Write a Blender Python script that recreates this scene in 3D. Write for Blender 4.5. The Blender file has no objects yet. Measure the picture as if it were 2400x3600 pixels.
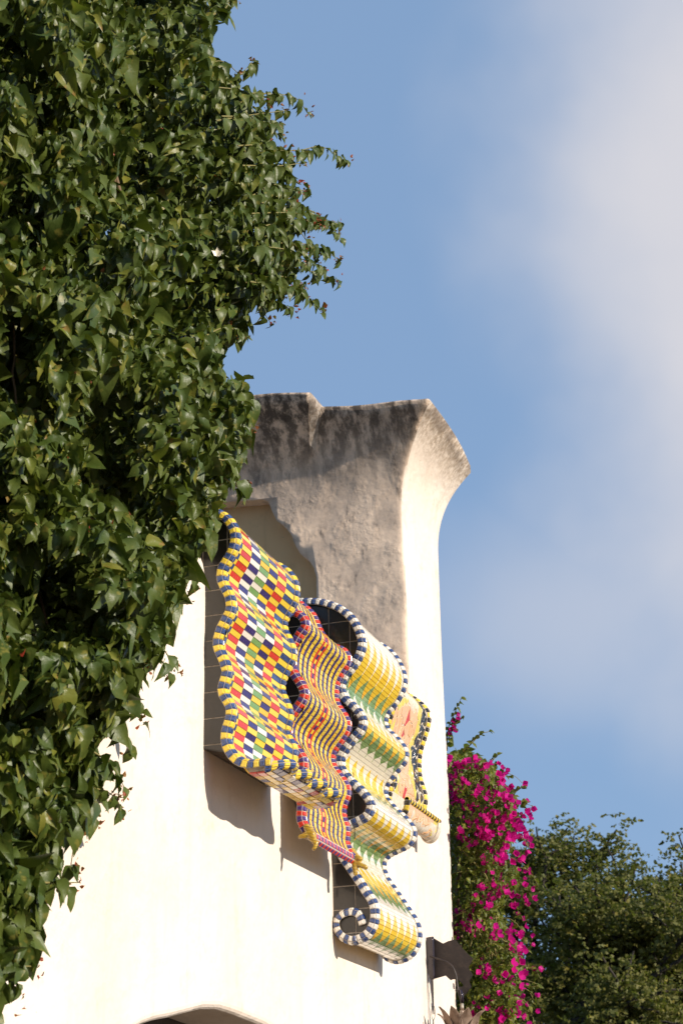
import bpy, bmesh, math, random
import numpy as np
from mathutils import Vector, Matrix, noise

random.seed(11); rng = np.random.default_rng(11)
scene = bpy.context.scene
C = scene.collection
rad = math.radians

# ------------------------------------------------------------------ camera
# world: X runs along the stucco wall (away from the viewer), the wall face is y = 0, the street is at y < 0, z is up (metres)
EYE = np.array((0.0, -3.8, 1.6))
YAW, TILT, ROLL, FPX = rad(18.5), rad(22.05), rad(-1.08), 6200.0
_f = np.array((math.cos(YAW)*math.cos(TILT), math.sin(YAW)*math.cos(TILT), math.sin(TILT)))
_r0 = np.array((math.sin(YAW), -math.cos(YAW), 0.0)); _u0 = np.cross(_r0, _f)
_r = math.cos(ROLL)*_r0 + math.sin(ROLL)*_u0
_u = -math.sin(ROLL)*_r0 + math.cos(ROLL)*_u0
cd = bpy.data.cameras.new('camera'); cam = bpy.data.objects.new('camera', cd); C.objects.link(cam)
m = Matrix.Identity(4)
for i in range(3):
    m[i][0], m[i][1], m[i][2], m[i][3] = _r[i], _u[i], -_f[i], EYE[i]
cam.matrix_world = m
cd.sensor_fit = 'VERTICAL'; cd.sensor_height = 36.0; cd.sensor_width = 24.0
cd.lens = FPX/3600*36.0
cd.clip_start = 0.1; cd.clip_end = 5000
cd.dof.use_dof = True; cd.dof.focus_distance = 11.2; cd.dof.aperture_fstop = 5.0
scene.camera = cam

# ------------------------------------------------------------------ sky, sun, exposure
LDIR = Vector((0.25, 1.0, -0.42)).normalized()          # the way the sunlight travels
SUN_EL = math.asin(-LDIR.z); SUN_AZ = math.atan2(-LDIR.x, -LDIR.y)
w = bpy.data.worlds.new('World'); scene.world = w; w.use_nodes = True
nt = w.node_tree; nt.nodes.clear()
def wn(t, **k):
    n = nt.nodes.new(t)
    for a, b in k.items(): setattr(n, a, b)
    return n
sky = wn('ShaderNodeTexSky', sky_type='NISHITA', sun_disc=False, sun_elevation=SUN_EL, sun_rotation=SUN_AZ, altitude=50, air_density=1.0, dust_density=0.6, ozone_density=2.0)
tc = wn('ShaderNodeTexCoord'); 
mp = wn('ShaderNodeMapping'); mp.inputs['Scale'].default_value = (1.0, 1.0, 1.0); mp.inputs['Location'].default_value = (0.35, 0.3, 0.1)
nz = wn('ShaderNodeTexNoise'); nz.inputs['Scale'].default_value = 6.0; nz.inputs['Detail'].default_value = 4.0; nz.inputs['Roughness'].default_value = 0.45
# a soft bank of thin cloud to the right of the tower and a fainter wisp below it
def cloud(px, py, squash, near, far, amount):
    dc = Vector((_f+_r*(px-1200)/FPX-_u*(py-1800)/FPX)).normalized()
    df = wn('ShaderNodeVectorMath', operation='SUBTRACT'); df.inputs[1].default_value = dc
    sq = wn('ShaderNodeVectorMath', operation='MULTIPLY'); sq.inputs[1].default_value = (1.0, 1.0, squash)
    ln = wn('ShaderNodeVectorMath', operation='LENGTH'); ad = wn('ShaderNodeMath', operation='MULTIPLY_ADD'); ad.inputs[1].default_value = 0.22
    rp = wn('ShaderNodeMapRange', interpolation_type='SMOOTHSTEP'); rp.inputs['From Min'].default_value = near; rp.inputs['From Max'].default_value = far
    rp.inputs['To Min'].default_value = amount; rp.inputs['To Max'].default_value = 0.0
    k = nt.links.new
    k(tc.outputs['Generated'], df.inputs[0]); k(df.outputs[0], sq.inputs[0]); k(sq.outputs[0], ln.inputs[0]); k(nz.outputs['Fac'], ad.inputs[0]); k(ln.outputs['Value'], ad.inputs[2]); k(ad.outputs[0], rp.inputs['Value'])
    return rp.outputs['Result']
mixh = wn('ShaderNodeMix', data_type='RGBA'); mixh.inputs['Factor'].default_value = 0.72; mixh.inputs['B'].default_value = (2.95, 4.65, 7.45, 1)
mixc = wn('ShaderNodeMix', data_type='RGBA'); mixc.inputs['B'].default_value = (8.4, 7.9, 7.8, 1)
bg = wn('ShaderNodeBackground'); bg.inputs['Strength'].default_value = 0.085
out = wn('ShaderNodeOutputWorld')
L = nt.links.new
L(tc.outputs['Generated'], mp.inputs['Vector']); L(mp.outputs['Vector'], nz.inputs['Vector'])
cl1, cl2 = cloud(3020, 1000, 0.62, 0.19, 0.355, 0.74), cloud(2120, 2130, 1.6, 0.08, 0.26, 0.38)
mx = wn('ShaderNodeMath', operation='MAXIMUM'); L(cl1, mx.inputs[0]); L(cl2, mx.inputs[1]); L(mx.outputs[0], mixc.inputs['Factor'])
L(sky.outputs['Color'], mixh.inputs['A']); L(mixh.outputs['Result'], mixc.inputs['A']); L(mixc.outputs['Result'], bg.inputs['Color']); L(bg.outputs['Background'], out.inputs['Surface'])

sd = bpy.data.lights.new('sun', 'SUN'); sd.energy = 5.0; sd.angle = rad(0.5); sd.color = (1.0, 0.905, 0.78)
so = bpy.data.objects.new('sun', sd); C.objects.link(so); so.rotation_euler = LDIR.to_track_quat('-Z', 'Y').to_euler()
so.location = (0, -30, 20)

scene.view_settings.view_transform = 'Standard'; scene.view_settings.look = 'None'
scene.view_settings.gamma = 1.0; scene.view_settings.use_curve_mapping = False
scene.view_settings.exposure = 0.22
scene.render.engine = 'CYCLES'
scene.cycles.max_bounces = 8; scene.cycles.use_denoising = True

# ------------------------------------------------------------------ helpers
def ray(px, py): return _f + _r*(px-1200)/FPX - _u*(py-1800)/FPX
def on_x(px, py, X): d = ray(px, py); return EYE + d*((X-EYE[0])/d[0])
def on_y(px, py, Y=0.0): d = ray(px, py); return EYE + d*((Y-EYE[1])/d[1])
def proj(P):
    d = np.asarray(P, float)-EYE; k = d@_f
    return np.stack((1200+FPX*(d@_r)/k, 1800-FPX*(d@_u)/k), -1)

def empty(name, loc):
    o = bpy.data.objects.new(name, None); C.objects.link(o); o.location = loc; o.empty_display_size = 0.2
    return o
def tag(o, label=None, cat=None, group=None, kind=None):
    for k, v in (('label', label), ('category', cat), ('group', group), ('kind', kind)):
        if v: o[k] = v
    return o
def wloc(o):
    p = Vector((0, 0, 0))
    while o is not None: p = p + Vector(o.location); o = o.parent
    return p
def obj(name, verts, faces, mat, parent=None, smooth=False, uvs=None, center=False, mats=None, fmat=None):
    """verts in world metres; the object's origin is its parent's base, or its own middle"""
    v = np.asarray(verts, float)
    base = np.array(wloc(parent)) if parent is not None else np.zeros(3)
    org = v.mean(0) if center else base
    me = bpy.data.meshes.new(name)
    me.from_pydata((v-org).tolist(), [], [tuple(f) for f in faces])
    if uvs is not None:
        ul = me.uv_layers.new(name='UVMap')
        idx = np.empty(len(me.loops), dtype=np.int32); me.loops.foreach_get('vertex_index', idx)
        ul.data.foreach_set('uv', np.asarray(uvs, dtype=np.float32)[idx].ravel())
    if mats:
        for q in mats: me.materials.append(q)
        if fmat is not None: me.polygons.foreach_set('material_index', np.asarray(fmat, dtype=np.int32))
    else: me.materials.append(mat)
    if smooth: me.polygons.foreach_set('use_smooth', [True]*len(me.polygons))
    me.update()
    o = bpy.data.objects.new(name, me); C.objects.link(o)
    if parent is not None: o.parent = parent
    o.location = org-base if parent is not None else org
    return o

# ------------------------------------------------------------------ materials
def mat(name, base=(.5,.5,.5), rough=.6, metal=0.0, coat=0.0, spec=.5):
    M = bpy.data.materials.new(name); M.use_nodes = True
    b = M.node_tree.nodes['Principled BSDF']
    b.inputs['Base Color'].default_value = (*base, 1); b.inputs['Roughness'].default_value = rough; b.inputs['Metallic'].default_value = metal
    b.inputs['Coat Weight'].default_value = coat; b.inputs['Specular IOR Level'].default_value = spec
    return M
class NT:
    def __init__(s, M): s.t = M.node_tree; s.b = s.t.nodes['Principled BSDF']; s.out = s.t.nodes['Material Output']; s._pos = None
    def n(s, t, ins=None, **k):
        x = s.t.nodes.new(t)
        for a, b in k.items(): setattr(x, a, b)
        for a, b in (ins or {}).items():
            if hasattr(b, 'is_output') or isinstance(b, bpy.types.NodeSocket): s.t.links.new(b, x.inputs[a])
            else: x.inputs[a].default_value = b
        return x
    def l(s, a, b): s.t.links.new(a, b)
    def pos(s):
        if s._pos is None: s._pos = s.n('ShaderNodeNewGeometry').outputs['Position']
        return s._pos
    def noise(s, scale, detail=4, rough=.55, stretch=None, vec=None):
        v = vec or s.pos()
        if stretch: v = s.n('ShaderNodeMapping', {'Vector': v, 'Scale': stretch}).outputs[0]
        return s.n('ShaderNodeTexNoise', {'Vector': v, 'Scale': scale, 'Detail': detail, 'Roughness': rough}).outputs['Fac']
    def ramp(s, f, a, b, lo=0.0, hi=1.0):
        return s.n('ShaderNodeMapRange', {'Value': f, 'From Min': a, 'From Max': b, 'To Min': lo, 'To Max': hi}, interpolation_type='SMOOTHSTEP').outputs[0]
    def mix(s, f, a, b, mode='MIX'):
        x = s.n('ShaderNodeMix', data_type='RGBA', blend_type=mode)
        for k, v in (('Factor', f), ('A', a), ('B', b)):
            if isinstance(v, bpy.types.NodeSocket): s.l(v, x.inputs[k])
            else: x.inputs[k].default_value = v if not isinstance(v, tuple) or len(v) == 4 else (*v, 1)
        return x.outputs['Result']
    def math(s, op, a, b=0.0):
        x = s.n('ShaderNodeMath', operation=op)
        for i, v in enumerate((a, b)):
            if isinstance(v, bpy.types.NodeSocket): s.l(v, x.inputs[i])
            else: x.inputs[i].default_value = v
        return x.outputs[0]
    def bump(s, h, strength, dist, nrm=None):
        x = s.n('ShaderNodeBump', {'Height': h, 'Strength': strength, 'Distance': dist})
        if nrm: s.l(nrm, x.inputs['Normal'])
        return x.outputs[0]

def stucco(name, base, stain, grimy=0.0):
    M = mat(name, base, .92, spec=.2); T = NT(M)
    big = T.noise(1.1, 5, .6, (1, 1, .45)); mid = T.noise(5, 6, .65); streak = T.noise(7.0, 5, .6, (1.6, 1.6, .16))
    col = T.mix(T.ramp(big, .42, .72, 0, .55), base, stain)
    col = T.mix(T.ramp(streak, .52, .78, 0, .30), col, tuple(x*.80 for x in stain))
    trow = T.noise(4.2, 7, .72, (1.0, 1.0, .7)); col = T.mix(T.ramp(trow, .54, .70, 0, .55), col, tuple(x*.88 for x in stain))
    spots = T.noise(38, 3, .5); col = T.mix(T.ramp(spots, .68, .78, 0, .6), col, (.36, .28, .20))
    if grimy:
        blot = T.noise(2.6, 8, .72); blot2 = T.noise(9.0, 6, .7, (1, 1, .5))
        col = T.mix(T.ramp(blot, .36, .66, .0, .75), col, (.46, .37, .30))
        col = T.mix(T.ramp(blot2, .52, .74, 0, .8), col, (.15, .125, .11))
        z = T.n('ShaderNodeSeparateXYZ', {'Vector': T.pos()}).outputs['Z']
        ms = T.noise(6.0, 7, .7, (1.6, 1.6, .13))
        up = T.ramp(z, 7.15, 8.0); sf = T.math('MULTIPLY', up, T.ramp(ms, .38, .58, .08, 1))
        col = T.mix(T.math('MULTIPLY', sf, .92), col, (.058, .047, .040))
    T.l(col, T.b.inputs['Base Color'])
    h = T.math('ADD', T.math('MULTIPLY', T.noise(2.3, 4, .5), 1.0), T.math('MULTIPLY', mid, .35))
    n1 = T.bump(h, .5, .05)
    rough_patch = T.ramp(T.noise(3.4, 3, .5), .46, .62)
    tr = T.math('MULTIPLY', T.noise(24, 6, .68), rough_patch); n2 = T.bump(tr, (.42 if grimy else .34), .022, n1)
    n3 = T.bump(T.noise(150, 3, .6), .35 if grimy else .25, .003, n2)
    T.l(n3, T.b.inputs['Normal'])
    return M
M_WALL = stucco('white_stucco', (.80, .70, .60), (.70, .56, .43))
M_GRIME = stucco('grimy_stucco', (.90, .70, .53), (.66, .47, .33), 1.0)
M_BEIGE = stucco('beige_niche_plaster', (.66, .44, .23), (.52, .34, .18))
# tower street face: white plaster whose flared top is streaked with black mould
M_TFACE = stucco('white_stucco_mouldy_cornice', (.80, .70, .60), (.70, .56, .43))
T = NT(M_TFACE); src = T.b.inputs['Base Color'].links[0].from_socket
z = T.n('ShaderNodeSeparateXYZ', {'Vector': T.pos()}).outputs['Z']
st = T.noise(16.0, 6, .65, (2.2, 2.2, .09)); edge = T.ramp(z, 7.5, 7.86)
f1 = T.math('MULTIPLY', edge, T.ramp(st, .36, .62, .1, .95)); rim = T.math('MULTIPLY', T.ramp(z, 7.72, 7.88), T.ramp(T.noise(7, 5), .35, .62, .1, .75))
T.l(T.mix(rim, T.mix(f1, src, (.36, .27, .19)), (.13, .10, .08)), T.b.inputs['Base Color'])

def ceramic(name, base, dark=None, rough=.16, stroke=.45, dust=.10):
    M = mat(name, base, rough, coat=.5, spec=.5); T = NT(M); M.node_tree.nodes['Principled BSDF'].inputs['Coat Roughness'].default_value = .07
    rnd = T.n('ShaderNodeObjectInfo').outputs['Random']
    d = dark or tuple(x*.62 for x in base)
    brush = T.noise(26, 4, .6, (.35, 1.2, 2.6))
    col = T.mix(T.ramp(brush, .35, .7, 0, stroke), base, d)
    wv = T.n('ShaderNodeTexWhiteNoise', {'W': rnd}, noise_dimensions='1D').outputs['Value']
    col = T.mix(T.math('MULTIPLY', wv, .22), col, tuple(min(1, x*1.2+.004) for x in base))
    dn = T.noise(60, 4, .6); col = T.mix(T.ramp(dn, .55, .8, 0, dust), col, (.42, .35, .27))
    T.l(col, T.b.inputs['Base Color'])
    T.l(T.ramp(dn, .4, .8, rough, rough+.25), T.b.inputs['Roughness'])
    T.l(T.bump(T.noise(45, 2, .5), .25, .002), T.b.inputs['Normal'])
    return M
CM = dict(
    yellow=ceramic('glazed_yellow', (.82, .60, .055), (.74, .42, .02)),
    gold=ceramic('glazed_gold', (.80, .50, .02), (.66, .34, .01)),
    red=ceramic('glazed_red', (.62, .045, .022), (.42, .02, .012)),
    purple=ceramic('glazed_purple', (.045, .028, .15), (.02, .012, .07)),
    violet=ceramic('glazed_violet', (.080, .042, .19), (.04, .02, .10)),
    green=ceramic('glazed_green', (.19, .33, .10), (.10, .22, .05)),
    white=ceramic('glazed_white', (.80, .74, .64), (.70, .62, .50), stroke=.25),
    navy=ceramic('glazed_navy', (.045, .085, .23), (.018, .03, .10), stroke=.9),
    black=ceramic('glazed_black', (.012, .011, .012), (.03, .026, .022), dust=.05),
    peach=ceramic('glazed_peach', (.80, .45, .21), (.74, .50, .32)),
    lemon=ceramic('glazed_lemon', (.74, .60, .08), (.62, .50, .10)),
)
M_CHEEK = ceramic('black_wall_tile', (.013, .011, .009), (.026, .021, .015), rough=.30, dust=.06)
M_GROUT = mat('grey_grout', (.44, .375, .30), .95, spec=.2); T = NT(M_GROUT); T.l(T.mix(T.ramp(T.noise(40, 5), .3, .7), (.50, .43, .35), (.33, .275, .215)), T.b.inputs['Base Color']); T.l(T.bump(T.noise(160, 4), .6, .004), T.b.inputs['Normal'])
M_GROUTW = mat('pale_grout', (.66, .58, .47), .95, spec=.2); T = NT(M_GROUTW); T.l(T.mix(T.ramp(T.noise(40, 5), .3, .7), (.70, .62, .51), (.54, .46, .36)), T.b.inputs['Base Color'])
# painted spikes that run over several tiles: UV.x counts spikes across, UV.y counts cycles along the ribbon
M_SPIKE = ceramic('glazed_spike_pattern', (.8, .7, .5)); T = NT(M_SPIKE)
uv = T.n('ShaderNodeUVMap', uv_map='UVMap').outputs[0]; sx = T.n('ShaderNodeSeparateXYZ', {'Vector': uv})
u_, v_ = sx.outputs['X'], sx.outputs['Y']; t_ = T.math('FRACT', v_)
def tri(off): return T.math('MULTIPLY', T.math('ABSOLUTE', T.math('SUBTRACT', T.math('FRACT', T.math('ADD', u_, off)), .5)), 2.0)
def grow(a, b, p=1.0): return T.math('POWER', T.n('ShaderNodeMapRange', {'Value': t_, 'From Min': a, 'From Max': b}).outputs[0], p)
br = T.noise(26, 4, .6, (.4, 1.0, 3.0))
W_ = T.mix(T.ramp(br, .4, .7, 0, .3), (.82, .76, .64), (.70, .62, .48))
Y_ = T.mix(T.ramp(br, .35, .65, 0, .8), (.84, .60, .045), (.80, .47, .01))
O_ = T.mix(T.ramp(t_, .56, .70), Y_, (.78, .36, .015))
G_ = T.mix(T.ramp(br, .35, .7), T.mix(T.ramp(t_, .5, .8), (.17, .28, .13), (.13, .23, .06)), (.28, .39, .17))
cc = T.mix(T.math('LESS_THAN', tri(0.0), grow(.10, .42, .85)), W_, O_)
cc = T.mix(T.math('LESS_THAN', tri(0.5), grow(.50, .76, .9)), cc, G_)
cc = T.mix(T.math('LESS_THAN', tri(0.0), grow(.77, .93, .9)), cc, W_)
dn = T.noise(60, 4, .6); cc = T.mix(T.ramp(dn, .55, .8, 0, .15), cc, (.42, .35, .27)); T.l(cc, T.b.inputs['Base Color'])
# glazed tiger stripes for the claws
M_CLAW = ceramic('glazed_tiger_yellow', (.70, .46, .06)); T = NT(M_CLAW)
wv = T.n('ShaderNodeTexWave', {'Vector': T.pos(), 'Scale': 34.0, 'Distortion': 3.0, 'Detail': 2.0}, wave_type='BANDS', bands_direction='Z').outputs['Fac']
T.l(T.mix(T.ramp(wv, .66, .82), T.mix(T.noise(30, 3), (.78, .55, .07), (.52, .27, .03)), (.035, .02, .012)), T.b.inputs['Base Color'])

def leafmat(name, c1, c2, c3, trans=.3, rough=.38, sc=5.0):
    M = mat(name, c1, rough, spec=.28); T = NT(M)
    rnd = T.n('ShaderNodeTexWhiteNoise', {'Vector': T.n('ShaderNodeVectorMath', {0: T.pos(), 1: (14., 14., 14.)}, operation='MULTIPLY').outputs[0]}).outputs['Value'] if False else T.noise(sc, 2, .5)
    fine = T.noise(sc*4.7, 2, .5)
    col = T.mix(T.ramp(rnd, .35, .65), c1, c2); col = T.mix(T.ramp(fine, .58, .72), col, c3)
    T.l(col, T.b.inputs['Base Color'])
    tr = T.n('ShaderNodeBsdfTranslucent'); lc = T.mix(.5, col, (.30, .42, .03)); T.l(lc, tr.inputs['Color'])
    ms = T.n('ShaderNodeMixShader', {'Fac': trans}); T.l(T.b.outputs[0], ms.inputs[1]); T.l(tr.outputs[0], ms.inputs[2]); T.l(ms.outputs[0], T.out.inputs['Surface'])
    T.l(T.bump(T.noise(40, 3), .4, .006), T.b.inputs['Normal'])
    return M
M_LEAF = leafmat('vine_leaf', (.046, .072, .012), (.082, .105, .018), (.16, .15, .028), .09, .42)
M_YLEAF = leafmat('young_vine_leaf', (.19, .185, .03), (.14, .165, .025), (.26, .16, .04), .25)
M_TIP = leafmat('red_bract_tip', (.30, .03, .02), (.24, .08, .03), (.36, .16, .07), .3)
M_BLEAF = leafmat('bougainvillea_leaf', (.065, .095, .015), (.14, .15, .022), (.25, .23, .03), .3, .45, 9)
M_BRACT = leafmat('magenta_bract', (.62, .008, .25), (.50, .006, .24), (.68, .03, .18), .35, .55, 8)
T = NT(M_BRACT); [T.l(T.mix(.0, (.75, .01, .32), (.75, .01, .32)), n.inputs['Color']) for n in M_BRACT.node_tree.nodes if n.type == 'BSDF_TRANSLUCENT']
M_PETAL = mat('cream_petal', (.85, .78, .62), .6)
M_STEM = mat('brown_stem', (.16, .10, .05), .8); M_GSTEM = mat('green_stem', (.20, .17, .05), .7)
M_BARK = mat('dark_bark', (.045, .036, .028), .95); T = NT(M_BARK); T.l(T.bump(T.noise(6, 5, .6, (3, 3, .5)), .8, .05), T.b.inputs['Normal'])
M_ACACIA = leafmat('acacia_leaflets', (.105, .108, .028), (.145, .138, .034), (.25, .20, .035), .25, .6, .9)
M_IRON = mat('painted_iron', (.040, .030, .028), .5, .3); T = NT(M_IRON); T.l(T.mix(T.ramp(T.noise(25, 6, .7), .45, .75), (.032, .024, .022), (.06, .043, .035)), T.b.inputs['Base Color']); T.l(T.bump(T.noise(70, 3), .3, .003), T.b.inputs['Normal'])
M_GLOSSIRON = mat('glossy_black_paint', (.022, .014, .022), .16, .1, coat=.6)
M_RUST = mat('rusty_sheet', (.23, .155, .11), .75, .35); T = NT(M_RUST); T.l(T.mix(T.ramp(T.noise(18, 6, .7), .4, .7), (.27, .19, .14), (.14, .085, .055)), T.b.inputs['Base Color'])
M_PIPE = mat('galvanised_pipe', (.40, .34, .28), .55, .6); T = NT(M_PIPE); T.l(T.mix(T.ramp(T.noise(30, 6, .7), .5, .7), (.42, .37, .31), (.28, .15, .08)), T.b.inputs['Base Color'])
M_DOOR = mat('dark_wood', (.07, .05, .036), .6); T = NT(M_DOOR); T.l(T.bump(T.noise(4, 4, .5, (9, 9, .4)), .4, .01), T.b.inputs['Normal'])
M_GROUND = mat('pale_paving', (.36, .31, .25), .9); T = NT(M_GROUND); T.l(T.mix(T.noise(.7, 6), (.13, .095, .06), (.09, .07, .045)), T.b.inputs['Base Color']); T.l(T.bump(T.noise(12, 4), .3, .02), T.b.inputs['Normal'])
M_ROOF = mat('roof_screed', (.34, .30, .26), .95)

# ------------------------------------------------------------------ ground
g = obj('ground', [(-900, -900, 0), (900, -900, 0), (900, 900, 0), (-900, 900, 0)], [(0, 1, 2, 3)], M_GROUND); tag(g, kind='structure')

# ------------------------------------------------------------------ building
X1, X1B = 8.847, 9.854          # first ribbon, near and far side
X2, X2B = 10.051, 10.897
X3, X3B = 11.018, 11.993
X4, X4B = 12.140, 12.997
XT, XE = 12.974, 14.055         # tower: near side and far end
bld = empty('stucco_house', (10.0, 1.5, 0.0))
tag(bld, 'white stucco house with a flared grey tower behind the mosaic ribbons', 'building')

def prism(outline, a, b, axis):
    """extrude a 2D outline: axis 'y' takes (x, z) pairs, axis 'x' takes (y, z) pairs"""
    n = len(outline)
    if axis == 'y': v = [(x, a, q) for x, q in outline]+[(x, b, q) for x, q in outline]
    else: v = [(a, y, q) for y, q in outline]+[(b, y, q) for y, q in outline]
    f = [tuple(range(n)), tuple(range(2*n-1, n-1, -1))]+[(i, i+n, (i+1) % n+n, (i+1) % n) for i in range(n)]
    return v, f
def fix_normals(o):
    bm = bmesh.new(); bm.from_mesh(o.data); bmesh.ops.recalc_face_normals(bm, faces=bm.faces); bm.to_mesh(o.data); bm.free()

arch = []
for k in range(25):
    a = math.pi - math.pi*k/24
    wob = .012*math.sin(5*a)+.008*math.sin(11*a+1)
    arch.append((9.35+1.70*math.cos(a), 2.14+.55*math.sin(a)+wob))
out_ = [(2.0, 0.0), (7.65, 0.0)]+arch+[(11.05, 0.0), (XT, 0.0), (XT, 4.58), (8.95, 4.58), (8.93, 4.9), (8.89, 5.10), (8.84, 5.19), (8.76, 5.245), (8.64, 5.275), (8.4, 5.29), (7.4, 5.30), (2.0, 5.31)]
v, f = prism(out_, 0.0, 0.40, 'y')
wall = obj('front_wall', v, f, M_WALL, bld); fix_normals(wall)
me = wall.data; bw = me.attributes.new('bevel_weight_edge', 'FLOAT', 'EDGE')
for e in me.edges:
    a, b = (me.vertices[i].co+Vector(bld.location) for i in e.vertices)
    frontal = abs(a.y) < .001 and abs(b.y) < .001
    if frontal and ((a.z > 2.0 and b.z > 2.0 and a.z < 3 and b.z < 3) or (min(a.z, b.z) > 4.7)): bw.data[e.index].value = 1.0
bv = wall.modifiers.new('round', 'BEVEL'); bv.limit_method = 'WEIGHT'; bv.width = .05; bv.segments = 4
# arched door set back in its opening
v, f = prism([(7.5, 0.01), (11.2, 0.01), (11.2, 2.8), (7.5, 2.8)], 0.405, 0.46, 'y'); door = obj('door', v, f, M_DOOR, bld); fix_normals(door)
v, f = prism([(2.0, 4.30), (XT-.01, 4.30), (XT-.01, 4.5), (2.0, 4.5)], 0.405, 6.0, 'y'); roof = obj('roof', v, f, M_ROOF, bld); fix_normals(roof)

# tower: straight shaft that flares out to a cornice; the top steps up on the left
ysN = [3.4, 2.9, 2.4, 2.0, 1.7, 1.45, 1.25, 1.1, .98, .90, .85, .825, .795, .75, .68, .58, .46, .34, .22, .12, .06]
path = [(XT, y, -1.0, 0.0) for y in ysN]
for k in range(1, 5):
    a = k/5*math.pi/2; path.append((XT+.045-.045*math.cos(a), .045-.045*math.sin(a), -math.cos(a), -math.sin(a)))
nD = 12
for k in range(nD+1): path.append((XT+.06+(XE-XT-.13)*k/nD, 0.0, 0.0, -1.0))
for k in range(1, 5):
    a = k/5*math.pi/2; path.append((XE-.06+.06*math.sin(a), .06-.06*math.cos(a), math.sin(a), -math.cos(a)))
path += [(XE, .1, 1, 0), (XE, .6, 1, 0), (XE, 1.4, 1, 0), (XE, 2.4, 1, 0), (XE, 3.4, 1, 0)]
FX, FY = .30, .345
def cornice(x, y, nx, ny):
    """flare (dx, dy) and top height at a point of the plan"""
    q = min(1, max(0, (x-XT)/(XE-XT)))
    if nx < -.99:                                    # side that faces the viewer
        stp = 1.0 if y > .81 else 0.0
        if stp: dy = -.185*max(0, 1-(y-.82)/.8); return -(FX+.20), dy, 8.03+.10*min(.6, y+dy-.63)+.012*math.sin(7*y)
        dy = -(.19+(FY-.19)*(1-y/.795)); return -FX, dy, 7.916+.092*(y+dy)+.008*math.sin(9*y)
    if ny < -.99: return -FX*(1-q)+.10*q, -(FY-.04*q+.03*math.sin(q*math.pi)), 7.89-.01*q-.05*max(0, q-.7)
    if nx > .99: return .10, -.305*max(0, 1-(y-.06)/1.2), 7.83
    if x < 13.5: return -FX, -FY, 7.895
    return .10, -.305, 7.83
zl = [0.0, 2.0, 4.0, 4.9, 5.6, 6.2, 6.6, 6.9]
rows = []
n0 = len(path)
for zz in zl:
    rows.append([(x+.010*math.sin(3.1*zz+y*2), y+.006*math.sin(2.3*zz+1.3*x), zz) for x, y, nx, ny in path])
NF = 18
for k in range(1, NF+1):
    t = k/NF; r_ = []
    for x, y, nx, ny in path:
        dx, dy, zt = cornice(x, y, nx, ny); zz = 6.9+t*(zt-6.9)
        fl = max(0.0, (zz-7.05)/(zt-7.05))**2.3
        fx = fl
        if nx < -.99 and y > .81: fx = (.30*fl+.20*max(0, (zz-7.58)/(zt-7.58))**1.05)/.50 if zz > 7.05 else 0
        r_.append((x+dx*fx+.010*math.sin(3.1*zz+y*2)*(1-t), y+dy*fl+.006*math.sin(2.3*zz+1.3*x)*(1-t), zz))
    rows.append(r_)
for inw, up_ in ((.012, .022), (.045, .036), (.10, .040), (.22, .030)):
    r_ = []
    for (x, y, nx, ny), (px_, py_, pz_) in zip(path, rows[len(zl)+NF-1]):
        r_.append((px_-nx*inw, py_-ny*inw, pz_+up_))
    rows.append(r_)
V = [p for r_ in rows for p in r_]; Fc = []
for i in range(len(rows)-1):
    for j in range(n0):
        j2 = (j+1) % n0; Fc.append((i*n0+j, i*n0+j2, (i+1)*n0+j2, (i+1)*n0+j))
Fc.append(tuple(range(n0-1, -1, -1))); Fc.append(tuple((len(rows)-1)*n0+j for j in range(n0)))
tower = obj('tower', V, Fc, M_TFACE, bld); fix_normals(tower)
# the niche: a shallow wavy-edged recess cut into the tower's near side
nich = [(560, 1800), (700, 1778), (800, 1768), (880, 1762), (925, 1757), (946, 1766), (957, 1795), (972, 1828), (1000, 1850), (1024, 1878), (1038, 1915), (1056, 1947), (1084, 1968), (1104, 1998), (1112, 2030), (1113, 2120)]
pts = [on_x(a, b, XT)[1:] for a, b in nich]; pts = [(float(a), float(b)) for a, b in pts]
dense = []
for (a, b), (c_, d_) in zip(pts, pts[1:]):
    for k in range(3): dense.append((a+(c_-a)*k/3+random.uniform(-.002, .002), b+(d_-b)*k/3+random.uniform(-.002, .002)))
dense.append(pts[-1]); dense += [(pts[-1][0], 4.7), (pts[0][0], 4.7)]
v, f = prism(dense, XT-.3, XT+.115, 'x'); cut = obj('cut', v, f, M_BEIGE); fix_normals(cut)
bo = tower.modifiers.new('cut', 'BOOLEAN'); bo.operation = 'DIFFERENCE'; bo.object = cut; bo.solver = 'EXACT'
bpy.context.view_layer.update()
dg = bpy.context.evaluated_depsgraph_get(); nm = bpy.data.meshes.new_from_object(tower.evaluated_get(dg)); tower.modifiers.clear(); tower.data = nm
bpy.data.objects.remove(cut)
nm.materials.clear()
for q in (M_TFACE, M_GRIME, M_BEIGE): nm.materials.append(q)
bl = Vector(bld.location)
for p in nm.polygons:
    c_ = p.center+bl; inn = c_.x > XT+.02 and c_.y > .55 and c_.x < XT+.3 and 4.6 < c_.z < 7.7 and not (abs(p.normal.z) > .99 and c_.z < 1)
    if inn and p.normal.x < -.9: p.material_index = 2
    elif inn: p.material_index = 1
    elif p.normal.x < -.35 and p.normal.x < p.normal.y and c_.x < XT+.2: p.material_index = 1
    else: p.material_index = 0
    p.use_smooth = not (inn)
nm.update()

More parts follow.
